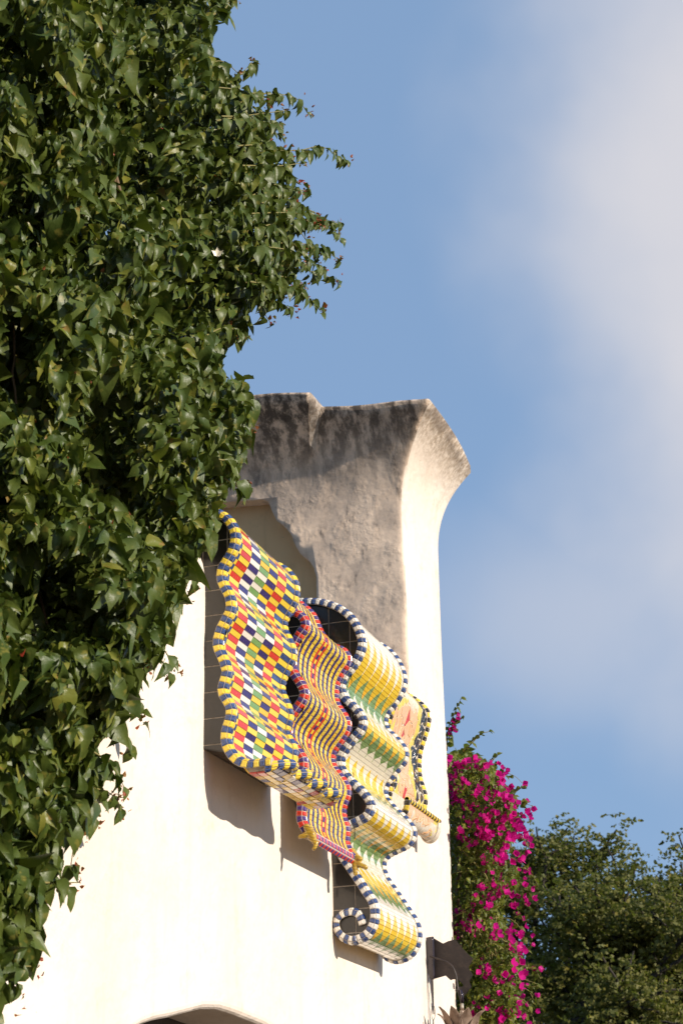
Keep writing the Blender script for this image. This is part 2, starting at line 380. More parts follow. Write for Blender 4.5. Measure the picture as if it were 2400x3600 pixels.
# ------------------------------------------------------------------ mosaic ribbons
def smooth_curve(pts, step):
    """Catmull-Rom through points, resampled at even arc length; returns points and the source parameter"""
    P = np.asarray(pts, float); n = len(P); o = []; par = []
    Q = np.vstack((2*P[0]-P[1], P, 2*P[-1]-P[-2]))
    for i in range(n-1):
        p0, p1, p2, p3 = Q[i:i+4]
        for k in range(10):
            t = k/10; o.append(.5*((2*p1)+(-p0+p2)*t+(2*p0-5*p1+4*p2-p3)*t*t+(-p0+3*p1-3*p2+p3)*t**3)); par.append(i+t)
    o.append(P[-1]); par.append(n-1); o = np.array(o); par = np.array(par)
    for _ in range(2): o[1:-1] = (o[:-2]+2*o[1:-1]+o[2:])/4
    s = np.r_[0, np.cumsum(np.linalg.norm(np.diff(o, axis=0), axis=1))]
    m_ = max(2, int(round(s[-1]/step))); ss = np.linspace(0, s[-1], m_+1)
    return np.stack([np.interp(ss, s, o[:, k]) for k in range(o.shape[1])], 1), np.interp(ss, s, par)
def normals2(P):
    """outward normals of a (y, z) profile that runs downwards: street side is -y"""
    t = np.gradient(P, axis=0); t /= np.linalg.norm(t, axis=1)[:, None]
    return np.stack((t[:, 1], -t[:, 0]), 1)
def tile_geo(poly, n, h=.0045, bev=.0022, base=-.004):
    p = np.asarray(poly, float); n = np.asarray(n, float); n = n/np.linalg.norm(n); c_ = p.mean(0); k = len(p)
    d = np.linalg.norm(p-c_, axis=1)[:, None]
    inner = c_+(p-c_)*(1-np.minimum(.45, bev*1.4/np.maximum(d, 1e-4)))
    v = np.vstack((p+n*base, p+n*(h-bev*.7), inner+n*h))
    f = [tuple(range(2*k, 3*k))]
    for i in range(k):
        j = (i+1) % k; f += [(i, j, k+j, k+i), (k+i, k+j, 2*k+j, 2*k+i)]
    return v, f
def area_seen(v, k):
    q = proj(v[2*k:3*k]); x, y = q[:, 0], q[:, 1]
    return abs(np.dot(x, np.roll(y, -1))-np.dot(y, np.roll(x, -1)))/2, (np.dot(x, np.roll(y, -1))-np.dot(y, np.roll(x, -1)))
def emit(tiles, name, mass_name, parent, cap=300):
    """tiles: (verts, faces, k, material, uv). The largest in view become parts, the rest one joined part"""
    key = sorted(range(len(tiles)), key=lambda i: -area_seen(tiles[i][0], tiles[i][2])[0])
    for i in key[:cap]:
        v, f, k, M, uv = tiles[i]; obj(name, v, f, M, parent, center=True, uvs=uv)
    rest = key[cap:]
    if rest:
        V, F, mi, U, ms = [], [], [], [], []
        for i in rest:
            v, f, k, M, uv = tiles[i]
            if M not in ms: ms.append(M)
            b = sum(len(a) for a in V); V.append(v); F += [tuple(x+b for x in q) for q in f]; mi += [ms.index(M)]*len(f)
            U.append(np.asarray(uv) if uv is not None else np.zeros((len(v), 2)))
        tag(obj(mass_name, np.vstack(V), F, None, parent, uvs=np.vstack(U), mats=ms, fmat=mi), kind='stuff')
def jig(n, a=.02):
    return np.asarray(n)+rng.normal(0, a, 3)
def quad3(Pa, Pb, xa, xb, off=0.0, na=None, nb=None, gap=.0014):
    """a tile patch between two profile points and two X positions, seen from outside"""
    Pa, Pb = Pa+(na*off if na is not None else 0), Pb+(nb*off if nb is not None else 0)
    e = (Pb-Pa)/max(1e-6, np.linalg.norm(Pb-Pa)); Pa, Pb = Pa+e*gap, Pb-e*gap
    return np.array([(xa+gap, *Pa), (xa+gap, *Pb), (xb-gap, *Pb), (xb-gap, *Pa)])
def sweep_bead(P, sect, M, name, parent):
    """grout bead along a profile; sect lists (X, height off the surface) round its cross-section"""
    N = normals2(P); n = len(P); k_ = len(sect); V = [(x, *(p+q*h)) for p, q in zip(P, N) for x, h in sect]; F = []
    for i in range(n-1):
        for k in range(k_): F.append((i*k_+k, i*k_+(k+1) % k_, (i+1)*k_+(k+1) % k_, (i+1)*k_+k))
    F += [tuple(range(k_-1, -1, -1)), tuple((n-1)*k_+k for k in range(k_))]
    o = obj(name, V, F, M, parent); fix_normals(o); return o
def bead_tiles(P, rows_, cols, phase, out):
    """rows of trim tiles on a bead; each row runs between two points of the cross-section"""
    N = normals2(P)
    for i in range(len(P)-1):
        M = CM[cols[(i+phase) % len(cols)]]; g = rng.uniform(.0012, .0030)
        for (x1, h1), (x2, h2) in rows_:
            a1, b1, a2, b2 = P[i]+N[i]*h1, P[i+1]+N[i+1]*h1, P[i]+N[i]*h2, P[i+1]+N[i+1]*h2
            q = np.array([(x1, *a1), (x1, *b1), (x2, *b2), (x2, *a2)]); c_ = q.mean(0)
            e = (q[1]+q[2]-q[0]-q[3])/2; le = np.linalg.norm(e); f_ = (q[2]+q[3]-q[0]-q[1])/2; lf = max(1e-5, np.linalg.norm(f_))
            if le < .006: continue
            q = q+np.array([1, -1, -1, 1])[:, None]*e/le*g+np.array([1, 1, -1, -1])[:, None]*f_/lf*.001
            n3 = np.cross(e, f_); mid = np.array((0, *((N[i]+N[i+1])/2)))+np.array((-.8, 0, 0))
            n3 = n3 if n3@mid > 0 else -n3
            v, f = tile_geo(q, jig(n3/np.linalg.norm(n3), .03), .006, .0055); out.append((v, f, 4, M, None))
def clip_cell(poly, y0, y1, z0, z1):
    def cl(P, ax, val, sg):
        o = []
        for i in range(len(P)):
            a, b = P[i], P[(i+1) % len(P)]; da, db = sg*(a[ax]-val), sg*(b[ax]-val)
            if da >= 0: o.append(a)
            if da*db < 0: t = da/(da-db); o.append((a[0]+(b[0]-a[0])*t, a[1]+(b[1]-a[1])*t))
        return o
    for ax, val, sg in ((0, y0, 1), (0, y1, -1), (1, z0, 1), (1, z1, -1)):
        poly = cl(poly, ax, val, sg)
        if len(poly) < 3: return []
    o = []
    for p in poly:
        if not o or math.hypot(p[0]-o[-1][0], p[1]-o[-1][1]) > .002: o.append(p)
    return o
def poly_area(P): return abs(sum(P[i][0]*P[(i+1) % len(P)][1]-P[(i+1) % len(P)][0]*P[i][1] for i in range(len(P))))/2

def cheek_tiles(poly, X, gy, gz, s, parent):
    ys = [p[0] for p in poly]; zs = [p[1] for p in poly]; tl = []
    for i in range(int(math.floor((min(ys)-gy)/s)), int(math.ceil((max(ys)-gy)/s))):
        for j in range(int(math.floor((min(zs)-gz)/s)), int(math.ceil((max(zs)-gz)/s))):
            q = clip_cell(poly, gy+i*s+.0036, gy+(i+1)*s-.0036, gz+j*s+.0036, gz+(j+1)*s-.0036)
            if len(q) < 3 or poly_area(q) < .0006: continue
            sgn = sum(q[a][0]*q[(a+1) % len(q)][1]-q[(a+1) % len(q)][0]*q[a][1] for a in range(len(q)))
            if sgn > 0: q = q[::-1]
            k = len(q); tx = rng.normal(0, .004, 2); c0 = np.mean(q, 0)
            def xx(y, z, d): return X-d+tx[0]*(y-c0[0])+tx[1]*(z-c0[1])
            v = [(X+.012, y, z) for y, z in q]+[(xx(y, z, .003), y, z) for y, z in q]
            f = [tuple(range(k, 2*k))]+[(a, (a+1) % k, (a+1) % k+k, a+k) for a in range(k)]
            v2 = np.vstack((np.array(v[:k]), np.array(v[:k]), np.array(v[k:]))); tl.append((np.array(v), f, k, M_CHEEK, None))
    for v, f, k, M, uv in tl: obj('cheek_tile', v, f, M, parent, center=True)

def ribbon(name, label, xa, xb, trace, rowp, trim_cols, trim_w, trim_p, field, grout, ngrout=None, back=.42, bottom=None, grid=None, grid_s=.152, trim_trace=None, cheek=True, side=True, upto=None, ymin=-9, block_upto=None):
    """a ceramic-tiled ribbon: profile traced on the plane X = xa and carried along the wall to xb"""
    P0 = np.array([on_x(px, py, xa)[1:] if len(p_) == 2 else (p_[0], p_[1]) for p_ in trace for (px, py) in [p_[:2]]])
    root = empty(name, (xa, 0.0, float(P0[:, 1].min()))); tag(root, label, 'mosaic', 'mosaic ribbons on the wall')
    P, par = smooth_curve(P0, rowp); N = normals2(P)
    if upto is not None: keep = par <= upto; Pf, Nf, parf = P[keep], N[keep], par[keep]
    else: Pf, Nf, parf = P, N, par
    # solid block behind the tiles
    Pd, _ = smooth_curve(P0, .02); Nd = normals2(Pd)
    if block_upto is not None:
        _, pd = smooth_curve(P0, .02); Pd = Pd[pd <= block_upto]
    blk = [(float(a), float(b)) for a, b in Pd]+[tuple(q) for q in (bottom or [(back, float(Pd[-1, 1]))])]
    top = [(back, blk[-1][1]), (back, float(Pd[0, 1])-.004)]
    outline = blk+top
    v, f = prism(outline, xa+.012, xb-.004, 'x'); body = obj('body', v, f, grout, root); fix_normals(body)
    if cheek: cheek_tiles(clip_cell(outline, ymin, 9, -9, 99), xa+.012, grid[0], grid[1], grid_s, body)
    # beads and trim tiles along both edges
    Pt, _ = smooth_curve(np.array([on_x(*p_, xa)[1:] for p_ in trim_trace]) if trim_trace else P0, trim_p); Nt = normals2(Pt)
    GM = M_GROUT if grout is not M_GROUTW else M_GROUTW
    Pb_, _ = smooth_curve(np.array([on_x(*p_, xa)[1:] for p_ in trim_trace]) if trim_trace else P0, .015); Pr, _ = smooth_curve(P0, .015)
    bead_l = sweep_bead(Pb_, [(xa-.012, -.036), (xa-.012, .002), (xa+.014, .017), (xa+trim_w-.004, .014), (xa+trim_w+.002, -.01)], GM, 'edge_bead', root)
    bead_r = sweep_bead(Pr, [(xb-trim_w-.010, -.012), (xb-trim_w-.008, .006), (xb-.020, .022), (xb+.004, .020), (xb+.006, -.02)], GM, 'edge_bead', root)
    tt, tr_ = [], []
    bead_tiles(Pt, [((xa-.012, .002), (xa-.012, -.034)), ((xa-.011, .003), (xa+.013, .0165)), ((xa+.015, .0168), (xa+trim_w-.005, .0145))] if side else [((xa-.011, .003), (xa+.013, .0165))], trim_cols, 0, tt)
    Pq, _ = smooth_curve(P0, trim_p)
    bead_tiles(Pq, [((xb-trim_w-.008, .006), (xb-.021, .0215)), ((xb-.019, .022), (xb+.003, .020))], trim_cols, 1, tr_)
    emit(tt, 'trim_tile', 'small_trim_tiles', bead_l, 190); emit(tr_, 'trim_tile', 'small_trim_tiles', bead_r, 110)
    field(body, Pf, Nf, parf, xa+trim_w+.002, xb-trim_w-.009)
    return root, Pf, Nf

# --- ribbon one: harlequin tiles, ends in a scalloped paw
T1 = [(640, 1771), (680, 1772), (707, 1777), (724, 1781), (753, 1791), (772, 1801), (791, 1812), (807, 1826), (819, 1843), (828, 1862), (832, 1889), (830, 1909), (823, 1935), (812, 1957), (797, 1981), (787, 2000), (783, 2022), (785, 2039), (793, 2059), (805, 2080), (812, 2097), (816, 2118), (817, 2133), (813, 2154), (803, 2171), (796, 2186), (785, 2205), (777, 2227), (771, 2249), (772, 2274), (780, 2295), (791, 2318), (798, 2341), (803, 2360), (799, 2380), (793, 2399), (788, 2418), (787, 2428), (793, 2444), (805, 2463), (815, 2482), (817, 2499), (816, 2515), (813, 2532), (807, 2549), (801, 2568), (799, 2587), (799, 2603), (804, 2622), (814, 2641), (826, 2658), (844, 2672), (865, 2679), (892, 2680), (913, 2677), (936, 2673), (955, 2671)]
def field1(root, P, N, par, xa, xb):
    W = xb-xa; half = W*.055; cw = (W-half)/6; tl = []
    for r in range(len(P)-1):
        odd = r % 2; n2 = (N[r]+N[r+1])/2
        cols = [(xa, xa+half, ('navy', 'yellow')[odd])]
        for c_ in range(6):
            if odd: col = ('red', random.choice(('white', 'yellow', 'white')), 'green', random.choice(('yellow', 'white', 'gold')), 'red', 'yellow')[c_]
            else: col = ('yellow', 'purple', random.choice(('yellow', 'white', 'gold')), 'purple', 'yellow', 'navy')[c_]
            cols.append((xa+half+c_*cw, xa+half+(c_+1)*cw, col))
        for a, b, col in cols:
            v, f = tile_geo(quad3(P[r], P[r+1], a, b), jig((0, *n2), .028)); tl.append((v, f, 4, CM[col], None))
    emit(tl, 'tile', 'small_tiles', root)
g1 = (float(on_x(797, 1900, X1)[1]), float(on_x(760, 1985, X1)[2]))
r1, P1, N1 = ribbon('mosaic_ribbon', 'leftmost wavy ribbon of yellow, red, purple and white diamond tiles with scalloped lip', X1, X1B, T1, .0345, ('yellow', 'navy'), .036, .0345, field1, M_GROUT,
    bottom=[(-.435, 3.942), (-.36, 3.925), (-.27, 3.925), (-.17, 4.045), (0.0, 4.085), (.42, 4.085)], grid=g1, ymin=-.195)
for i in range(7):
    for j in range(3):
        a = X1+.014+(X1B-X1-.02)*i/7; b = a+(X1B-X1-.02)/7; ya, yb = -.175+.152*j, -.175+.152*(j+1); za, zb = 4.045+.24*(ya+.17), 4.045+.24*(yb+.17)
        v, f = tile_geo(np.array([(a+.002, ya+.002, za), (a+.002, yb-.002, zb), (b-.002, yb-.002, zb), (b-.002, ya+.002, za)]), (0, .23, -1), .006, .002); obj('soffit_tile', v, f, M_CHEEK, r1, center=True)
# paw: scalloped outer edge with a bead of trim tiles, and tiled underside
zl1 = float(P1[-1, 1]); WX = X1B-X1
edge_ = []
for k in range(161):
    q = k/160; sc = abs(math.sin(math.pi*4*q))**.6
    edge_.append((X1+.01+(WX-.02)*q+.012*math.sin(8*math.pi*q), -.365-.125*sc, zl1-.006-.034*(1-sc)))
E3, _ = smooth_curve(edge_, .0345)
def tube_along(path, rad_, M, name, parent, ns=8):
    path = np.asarray(path, float); V = []; F = []
    t = np.gradient(path, axis=0); t /= np.linalg.norm(t, axis=1)[:, None]
    r_ = np.broadcast_to(np.asarray(rad_, float), (len(path),))
    up = np.array((.13, .31, .94))
    for p, d, q in zip(path, t, r_):
        a = np.cross(d, up); a /= max(1e-6, np.linalg.norm(a)); b = np.cross(a, d)
        for k in range(ns): th = 2*math.pi*k/ns; V.append(p+(a*math.cos(th)+b*math.sin(th))*q)
    for i in range(len(path)-1):
        for k in range(ns): F.append((i*ns+k, i*ns+(k+1) % ns, (i+1)*ns+(k+1) % ns, (i+1)*ns+k))
    F += [tuple(range(ns-1, -1, -1)), tuple((len(path)-1)*ns+k for k in range(ns))]
    return obj(name, V, F, M, parent, smooth=True)
# lip slab under the scallops
sl = [(x, -.33) for x in (X1B-.012, X1+.012)]+[(x, y) for x, y, z in edge_]
n_ = len(sl); V = [(x, y, zl1-.004) for x, y in sl]+[(x, y+.03, zl1-.038) for x, y in sl]
lip = obj('lip', V, [tuple(range(n_)), tuple(range(2*n_-1, n_-1, -1))]+[(i, (i+1) % n_, (i+1) % n_+n_, i+n_) for i in range(n_)], M_GROUT, r1); fix_normals(lip)
tube_along(edge_, .024, M_GROUT, 'edge_bead', r1)
tl = []
tg = np.gradient(E3, axis=0); tg /= np.linalg.norm(tg, axis=1)[:, None]
for i in range(len(E3)-1):
    col = CM[('navy', 'yellow')[i % 2]]
    for ang in (-104, -56, -8, 40, 92, 140):
        pts = []
        for (p, d) in ((E3[i], tg[i]), (E3[i+1], tg[i+1])):
            nh = np.cross(d, (0, 0, 1)); nh /= np.linalg.norm(nh); nh = nh if nh[1] < 0 else -nh
            for a in (ang-21, ang+21): pts.append(p+.0258*(nh*math.cos(rad(a))+np.array((0, 0, 1))*math.sin(rad(a))))
        q = np.array([pts[0], pts[1], pts[3], pts[2]]); cq = q.mean(0); q = cq+(q-cq)*.90; n2 = cq-(E3[i]+E3[i+1])/2
        v, f = tile_geo(q, n2, .004, .004); tl.append((v, f, 4, col, None))
# tiles on the lip's underside and on the strip of lip between field and bead
und = np.array([(-.445, 3.938), (-.40, 3.924), (-.36, 3.920), (-.315, 3.919), (-.27, 3.921), (-.222, 3.980), (-.178, 4.038)]); und_n = normals2(und[::-1])[::-1]
for i in range(len(und)-1):
    for c_ in range(13):
        a = X1+.02+(WX-.04)*c_/13; b = X1+.02+(WX-.04)*(c_+1)/13
        d = und[i+1]-und[i]; n2 = np.array((-d[1], d[0])); n2 = n2 if n2[1] < 0 else -n2
        v, f = tile_geo(quad3(und[i], und[i+1], a, b, 0), (0, *n2), .006, .003); tl.append((v, f, 4, CM[random.choice(('yellow', 'purple', 'gold', 'red', 'yellow', 'gold', 'white', 'violet'))], None))
for c_ in range(22):
    a = X1+.045+(WX-.08)*c_/22; b = a+(WX-.08)/22
    v, f = tile_geo(np.array([(a+.001, -.370, zl1+.001), (a+.001, -.405, zl1-.004), (b-.001, -.405, zl1-.004), (b-.001, -.370, zl1+.001)]), (0, 0, 1)); tl.append((v, f, 4, CM[random.choice(('yellow', 'yellow', 'green', 'white', 'purple'))], None))
emit(tl, 'lip_tile', 'small_lip_tiles', lip)

# --- ribbon two: narrow stripes, ends in a straight hem with two claws
T2 = [(800, 1950), (860, 1968), (906, 1992), (946, 2028), (962, 2063), (975, 2095), (1000, 2128), (1030, 2148), (1060, 2160), (1077, 2186), (1074, 2208), (1062, 2223), (1045, 2250), (1032, 2278), (1028, 2305), (1027, 2338), (1036, 2366), (1051, 2387), (1063, 2406), (1071, 2422), (1074, 2436), (1071, 2450), (1066, 2465), (1056, 2478), (1044, 2496), (1030, 2513), (1017, 2534), (1012, 2554), (1012, 2571), (1018, 2592), (1031, 2613), (1044, 2629), (1058, 2649), (1067, 2665), (1070, 2684), (1068, 2700), (1062, 2714), (1054, 2735), (1050, 2757), (1053, 2785), (1061, 2808), (1065, 2828), (1063, 2851), (1062, 2874), (1068, 2895), (1078, 2914), (1092, 2930)]
def field2(root, P, N, par, xa, xb):
    W = xb-xa; pat = 'YPYPYPYRxRYPYPYPYPY'; ws = [1.15 if c_ == 'Y' else .95 for c_ in pat]; ws = [.8 if c_ in 'Rx' else q for c_, q in zip(pat, ws)]
    k = W/sum(ws); tl = []
    for r in range(len(P)-1):
        n2 = (N[r]+N[r+1])/2; x = xa
        for c_, q in zip(pat, ws):
            col = {'Y': 'yellow', 'P': 'purple', 'R': 'red', 'x': ('purple', 'yellow')[r % 2]}[c_]
            if c_ == 'Y' and random.random() < .2: col = 'gold'
            if c_ == 'P' and random.random() < .25: col = 'violet'
            v, f = tile_geo(quad3(P[r], P[r+1], x, x+q*k, gap=.0018), jig((0, *n2), .028), bev=.0016); tl.append((v, f, 4, CM[col], None)); x += q*k
    emit(tl, 'tile', 'small_tiles', root)
g2 = (float(on_x(1057, 2440, X2)[1]), float(on_x(1030, 2445, X2)[2]))
zb2 = float(on_x(1040, 2697, X2)[2])
r2, P2, N2 = ribbon('mosaic_ribbon', 'wavy ribbon of narrow yellow and purple striped tiles with red rim and two claws', X2, X2B, T2, .033, ('red', 'violet'), .036, .0315, field2, M_GROUTW,
    bottom=[(float(on_x(1085, 2935, X2)[1])+.02, float(on_x(1092, 2930, X2)[2])-.03), (-.02, zb2), (.42, zb2)], grid=g2)
pb = P2[-1]; tl = []
nb = 26
for c_ in range(nb):
    a = X2+.03+(X2B-X2-.06)*c_/nb; b = a+(X2B-X2-.06)/nb; col = CM[('red', 'violet')[c_ % 2]]; col2 = CM[('violet', 'red')[c_ % 2]]
    v, f = tile_geo(quad3(pb+(.002, .016), pb+(-.002, -.018), a, b, gap=.0018), (0, -1, .2), .010, .004, -.02); tl.append((v, f, 4, col, None))
    v, f = tile_geo(quad3(pb+(-.003, -.019), pb+(.018, -.040), a, b, gap=.0018), (0, -.6, -.8), .008, .004, -.02); tl.append((v, f, 4, col2, None))
v, f = prism([(float(pb[0])-.004, float(pb[1])+.02), (float(pb[0])-.006, float(pb[1])-.018), (float(pb[0])+.016, float(pb[1])-.042), (float(pb[0])+.05, float(pb[1])-.02)], X2+.01, X2B-.004, 'x'); hem = obj('hem', v, f, M_GROUTW, r2); fix_normals(hem)
emit(tl, 'hem_tile', 'small_hem_tiles', hem)
def claw(X, limbs):
    """one glazed claw as a continuous lump: tapered toes that grow out of one palm"""
    bm = bmesh.new()
    for pts in limbs:
        pp = [np.array((X+dx, *on_x(a, b, X)[1:])) for a, b, r_, dx in pts]; rr = [p_[2] for p_ in pts]
        Q, _ = smooth_curve(np.array([np.r_[p, r_] for p, r_ in zip(pp, rr)]), .006)
        for q in Q:
            bmesh.ops.create_icosphere(bm, subdivisions=1, radius=q[3]*1.3*(1+.08*math.sin(q[2]*220)), matrix=Matrix.Translation(q[:3]))
    me = bpy.data.meshes.new('t'); bm.to_mesh(me); bm.free()
    t = bpy.data.objects.new('t', me); C.objects.link(t); rm = t.modifiers.new('r', 'REMESH'); rm.mode = 'VOXEL'; rm.voxel_size = .005
    smm = t.modifiers.new('s', 'SMOOTH'); smm.iterations = 4
    bpy.context.view_layer.update(); ev = bpy.data.meshes.new_from_object(t.evaluated_get(bpy.context.evaluated_depsgraph_get()))
    v = np.array([q.co[:] for q in ev.vertices]); f = [tuple(p.vertices) for p in ev.polygons]
    bpy.data.objects.remove(t); obj('claw', v, f, M_CLAW, r2, smooth=True)
claw(X2-.005, [[(1078, 2908, .020, 0), (1090, 2925, .025, 0), (1102, 2944, .021, -.01)], [(1088, 2932, .017, -.01), (1072, 2940, .014, -.02), (1059, 2945, .0125, -.025)], [(1100, 2944, .018, -.01), (1107, 2957, .017, -.02), (1114, 2968, .013, -.02)], [(1116, 2964, .013, -.02), (1114, 2978, .012, -.03), (1109, 2987, .011, -.03)]])
claw(X2B+.005, [[(1226, 2984, .020, 0), (1238, 3003, .027, 0), (1250, 3026, .022, -.01)], [(1244, 3010, .019, -.01), (1258, 3014, .016, -.02), (1269, 3022, .015, -.02)], [(1254, 3034, .018, -.01), (1272, 3044, .016, -.02), (1288, 3051, .014, -.02)], [(1248, 3032, .019, -.01), (1251, 3052, .016, -.02), (1253, 3072, .014, -.02)]])

# --- ribbon three: painted spikes, ends in a spiral curl
T3 = [(960, 2128), (1000, 2117), (1042, 2111), (1080, 2110), (1115, 2111), (1150, 2118), (1188, 2132), (1222, 2155), (1246, 2182), (1263, 2212), (1272, 2238), (1276, 2262), (1272, 2286), (1263, 2310), (1250, 2332), (1235, 2353), (1220, 2370), (1208, 2390), (1203, 2405), (1202, 2425), (1210, 2448), (1231, 2468), (1252, 2488), (1269, 2509), (1278, 2528), (1279, 2548), (1270, 2569), (1247, 2595), (1234, 2611), (1218, 2632), (1207, 2649), (1200, 2666), (1199, 2688), (1206, 2708), (1219, 2723), (1235, 2743), (1255, 2760), (1274, 2779), (1293, 2800), (1304, 2819), (1307, 2834), (1304, 2848), (1297, 2863), (1285, 2876), (1266, 2887), (1247, 2896), (1225, 2906), (1203, 2921), (1191, 2942), (1190, 2965), (1197, 2990), (1209, 3014), (1228, 3040), (1250, 3073), (1272, 3105), (1291, 3135), (1309, 3161), (1319, 3191), (1321, 3223), (1316, 3249), (1304, 3274), (1286, 3293), (1264, 3305), (1240, 3311), (1215, 3305), (1193, 3290), (1180, 3268)]
T3S = T3+[(1177, 3243), (1187, 3221), (1210, 3206), (1237, 3200), (1259, 3206), (1273, 3224), (1281, 3250)]
PH3 = [(0, -.3), (8, .0), (21.3, 1.0), (28.5, 2.0), (38.5, 3.0), (50.3, 4.0), (56.0, 5.0), (62.2, 5.92), (66, 6.5)]
def field3(root, P, N, par, xa, xb):
    ph = np.interp(par, [a for a, b in PH3], [b for a, b in PH3]); tl = []; nc = 6; cw = (xb-xa)/nc
    ph[:] = np.where(True, ph, ph)
    for r in range(len(P)-1):
        n2 = (N[r]+N[r+1])/2
        for c_ in range(nc):
            q = quad3(P[r], P[r+1], xa+c_*cw, xa+(c_+1)*cw, gap=.0011)
            v, f = tile_geo(q, jig((0, *n2), .01)); u0, u1 = c_, c_+1; a, b = ph[r], ph[r+1]
            # across the tile seen from the street the pattern runs with u, along the ribbon with the phase
            uv4 = [(u0, a), (u0, b), (u1, b), (u1, a)]
            tl.append((v, f, 4, M_SPIKE, np.array(uv4*3)))
    emit(tl, 'tile', 'small_tiles', root)
g3 = (float(on_x(1247, 3200, X3)[1]), float(on_x(1245, 3112, X3)[2]))
r3, P3, N3 = ribbon('mosaic_ribbon', 'ribbon of yellow and green spiked tiles with blue and white rim ending in a curl', X3, X3B, T3, .030, ('white', 'navy'), .036, .0325, field3, M_GROUT,
    bottom=[(-.012, float(on_x(1177, 3243, X3)[2])), (.42, float(on_x(1177, 3243, X3)[2]))], grid=g3, trim_trace=T3S)

# --- ribbon four: broken-tile mosaic, ends in a gutter with a ringed rail
def xl(a, b): return on_x(a, b, X4B)[1:]
T4p = [(1395, 2430), (1420, 2440), (1445, 2455), (1467, 2469), (1487, 2487), (1502, 2507), (1505, 2528), (1500, 2558), (1491, 2590), (1480, 2622), (1473, 2650), (1470, 2684), (1471, 2719), (1477, 2751), (1488, 2783), (1493, 2808), (1490, 2833), (1484, 2860), (1480, 2892), (1482, 2924), (1493, 2950), (1511, 2957), (1529, 2945), (1539, 2921), (1541, 2894)]
T4 = [tuple(xl(*p_))+(0,) for p_ in T4p]
def vor_cells(W, H, n):
    """broken-tile cells: half-plane clipped Voronoi cells, stretched along the ribbon"""
    pts = np.stack((rng.uniform(0, W, n), rng.uniform(0, H, n)*.62), 1)
    for _ in range(2):
        d = np.linalg.norm(pts[:, None]-pts[None], axis=2)+np.eye(n)*9; j = d.argmin(1); mv = pts-pts[j]; k = d.min(1) < .021
        pts[k] += mv[k]*.4
    cells = []
    for i in range(n):
        poly = [(0, 0), (W, 0), (W, H*.62), (0, H*.62)]
        for j in np.argsort(np.linalg.norm(pts-pts[i], axis=1))[1:24]:
            mid = (pts[i]+pts[j])/2; d = pts[j]-pts[i]; o = []
            for a in range(len(poly)):
                p, q = np.array(poly[a]), np.array(poly[(a+1) % len(poly)]); da, db = -(p-mid)@d, -(q-mid)@d
                if da >= 0: o.append(tuple(p))
                if da*db < 0: t = da/(da-db); o.append(tuple(p+(q-p)*t))
            poly = o
            if len(poly) < 3: break
        if len(poly) >= 3: cells.append([(x, y/.62) for x, y in poly])
    return cells
def field4(root, P, N, par, xa, xb):
    s = np.r_[0, np.cumsum(np.linalg.norm(np.diff(P, axis=0), axis=1))]; H = s[-1]; W = xb-xa; tl = []
    def at(u, t): return np.array((xa+u, np.interp(t, s, P[:, 0]), np.interp(t, s, P[:, 1])))
    sj = np.interp(18.6, par, s)                    # past here the ribbon turns up into the gutter and its outside faces the street
    def nrm(t): return np.array((0, np.interp(t, s, N[:, 0]), np.interp(t, s, N[:, 1])))*(1 if t < sj else -1)
    blobs = [(.10, .17, .16, .08), (.95, .22, .16, .12), (.93, .44, .15, .10), (.06, .50, .14, .07), (.95, .62, .20, .09), (.02, .68, .12, .07)]
    for cell in vor_cells(W, H, 330):
        c_ = np.mean(cell, 0); u, t = c_[0]/W, c_[1]/H; best = min(math.hypot((u-a)/rx, (t-b)/ry) for a, b, rx, ry in blobs)
        col = 'black' if best < 1 else ('lemon' if best < 1.55 or u > .97 else ('red' if random.random() < .045 else 'peach'))
        if t > .78 and col in ('black', 'lemon'): col = 'peach'
        if t > .93 and u > .85: col = 'lemon'
        cell = [tuple(c_+(np.array(p)-c_)*(.80 if col == 'black' else .90)) for p in cell]
        q = [at(*p) for p in cell]; n2 = nrm(c_[1])
        e = np.cross(q[1]-q[0], q[2]-q[0])
        if e@n2 < 0: q = q[::-1]
        v, f = tile_geo(q, jig(n2, .05), .004, .0015); tl.append((v, f, len(q), CM[col], None))
    emit(tl, 'shard', 'small_shards', root)
r4, P4, N4 = ribbon('mosaic_ribbon', 'short ribbon of broken peach, yellow and black tile shards ending in a gutter', X4, X4B, T4, .02, ('yellow', 'black'), .036, .037, field4, M_GROUTW,
    grid=(0.0, 4.5), block_upto=17.6)
J4, pj = smooth_curve(np.array([p_[:2] for p_ in T4]), .012); J4, NJ = J4[pj >= 16.8], normals2(J4)[pj >= 16.8]
v, f = prism([tuple(map(float, q)) for q in J4]+[tuple(map(float, q)) for q in (J4+NJ*.016)[::-1]], X4+.012, X4B-.004, 'x'); gut = obj('gutter', v, f, M_GROUTW, r4); fix_normals(gut)
rail_p = P4[-1]+np.array((0, .012)); nr = 26; tl = []
rail = tube_along([(X4+.02, *rail_p), (X4B+.01, *rail_p)], .017, M_GROUT, 'rail', r4)
for c_ in range(nr):
    a = X4+.02+(X4B-X4-.01)*c_/nr; b = a+(X4B-X4-.01)/nr*.94; ns = 10; V = []
    for x in (a, a+.15*(b-a), b-.15*(b-a), b):
        r_ = .019 if x in (a, b) else .0215
        for k in range(ns): th = 2*math.pi*k/ns; V.append((x, rail_p[0]+r_*math.cos(th), rail_p[1]+r_*math.sin(th)))
    F = [(i*ns+k, i*ns+(k+1) % ns, (i+1)*ns+(k+1) % ns, (i+1)*ns+k) for i in range(3) for k in range(ns)]+[tuple(range(ns-1, -1, -1)), tuple(3*ns+k for k in range(ns))]
    o = obj('rail_ring', V, F, CM[('yellow', 'black')[c_ % 2]], rail, smooth=False, center=True); fix_normals(o)

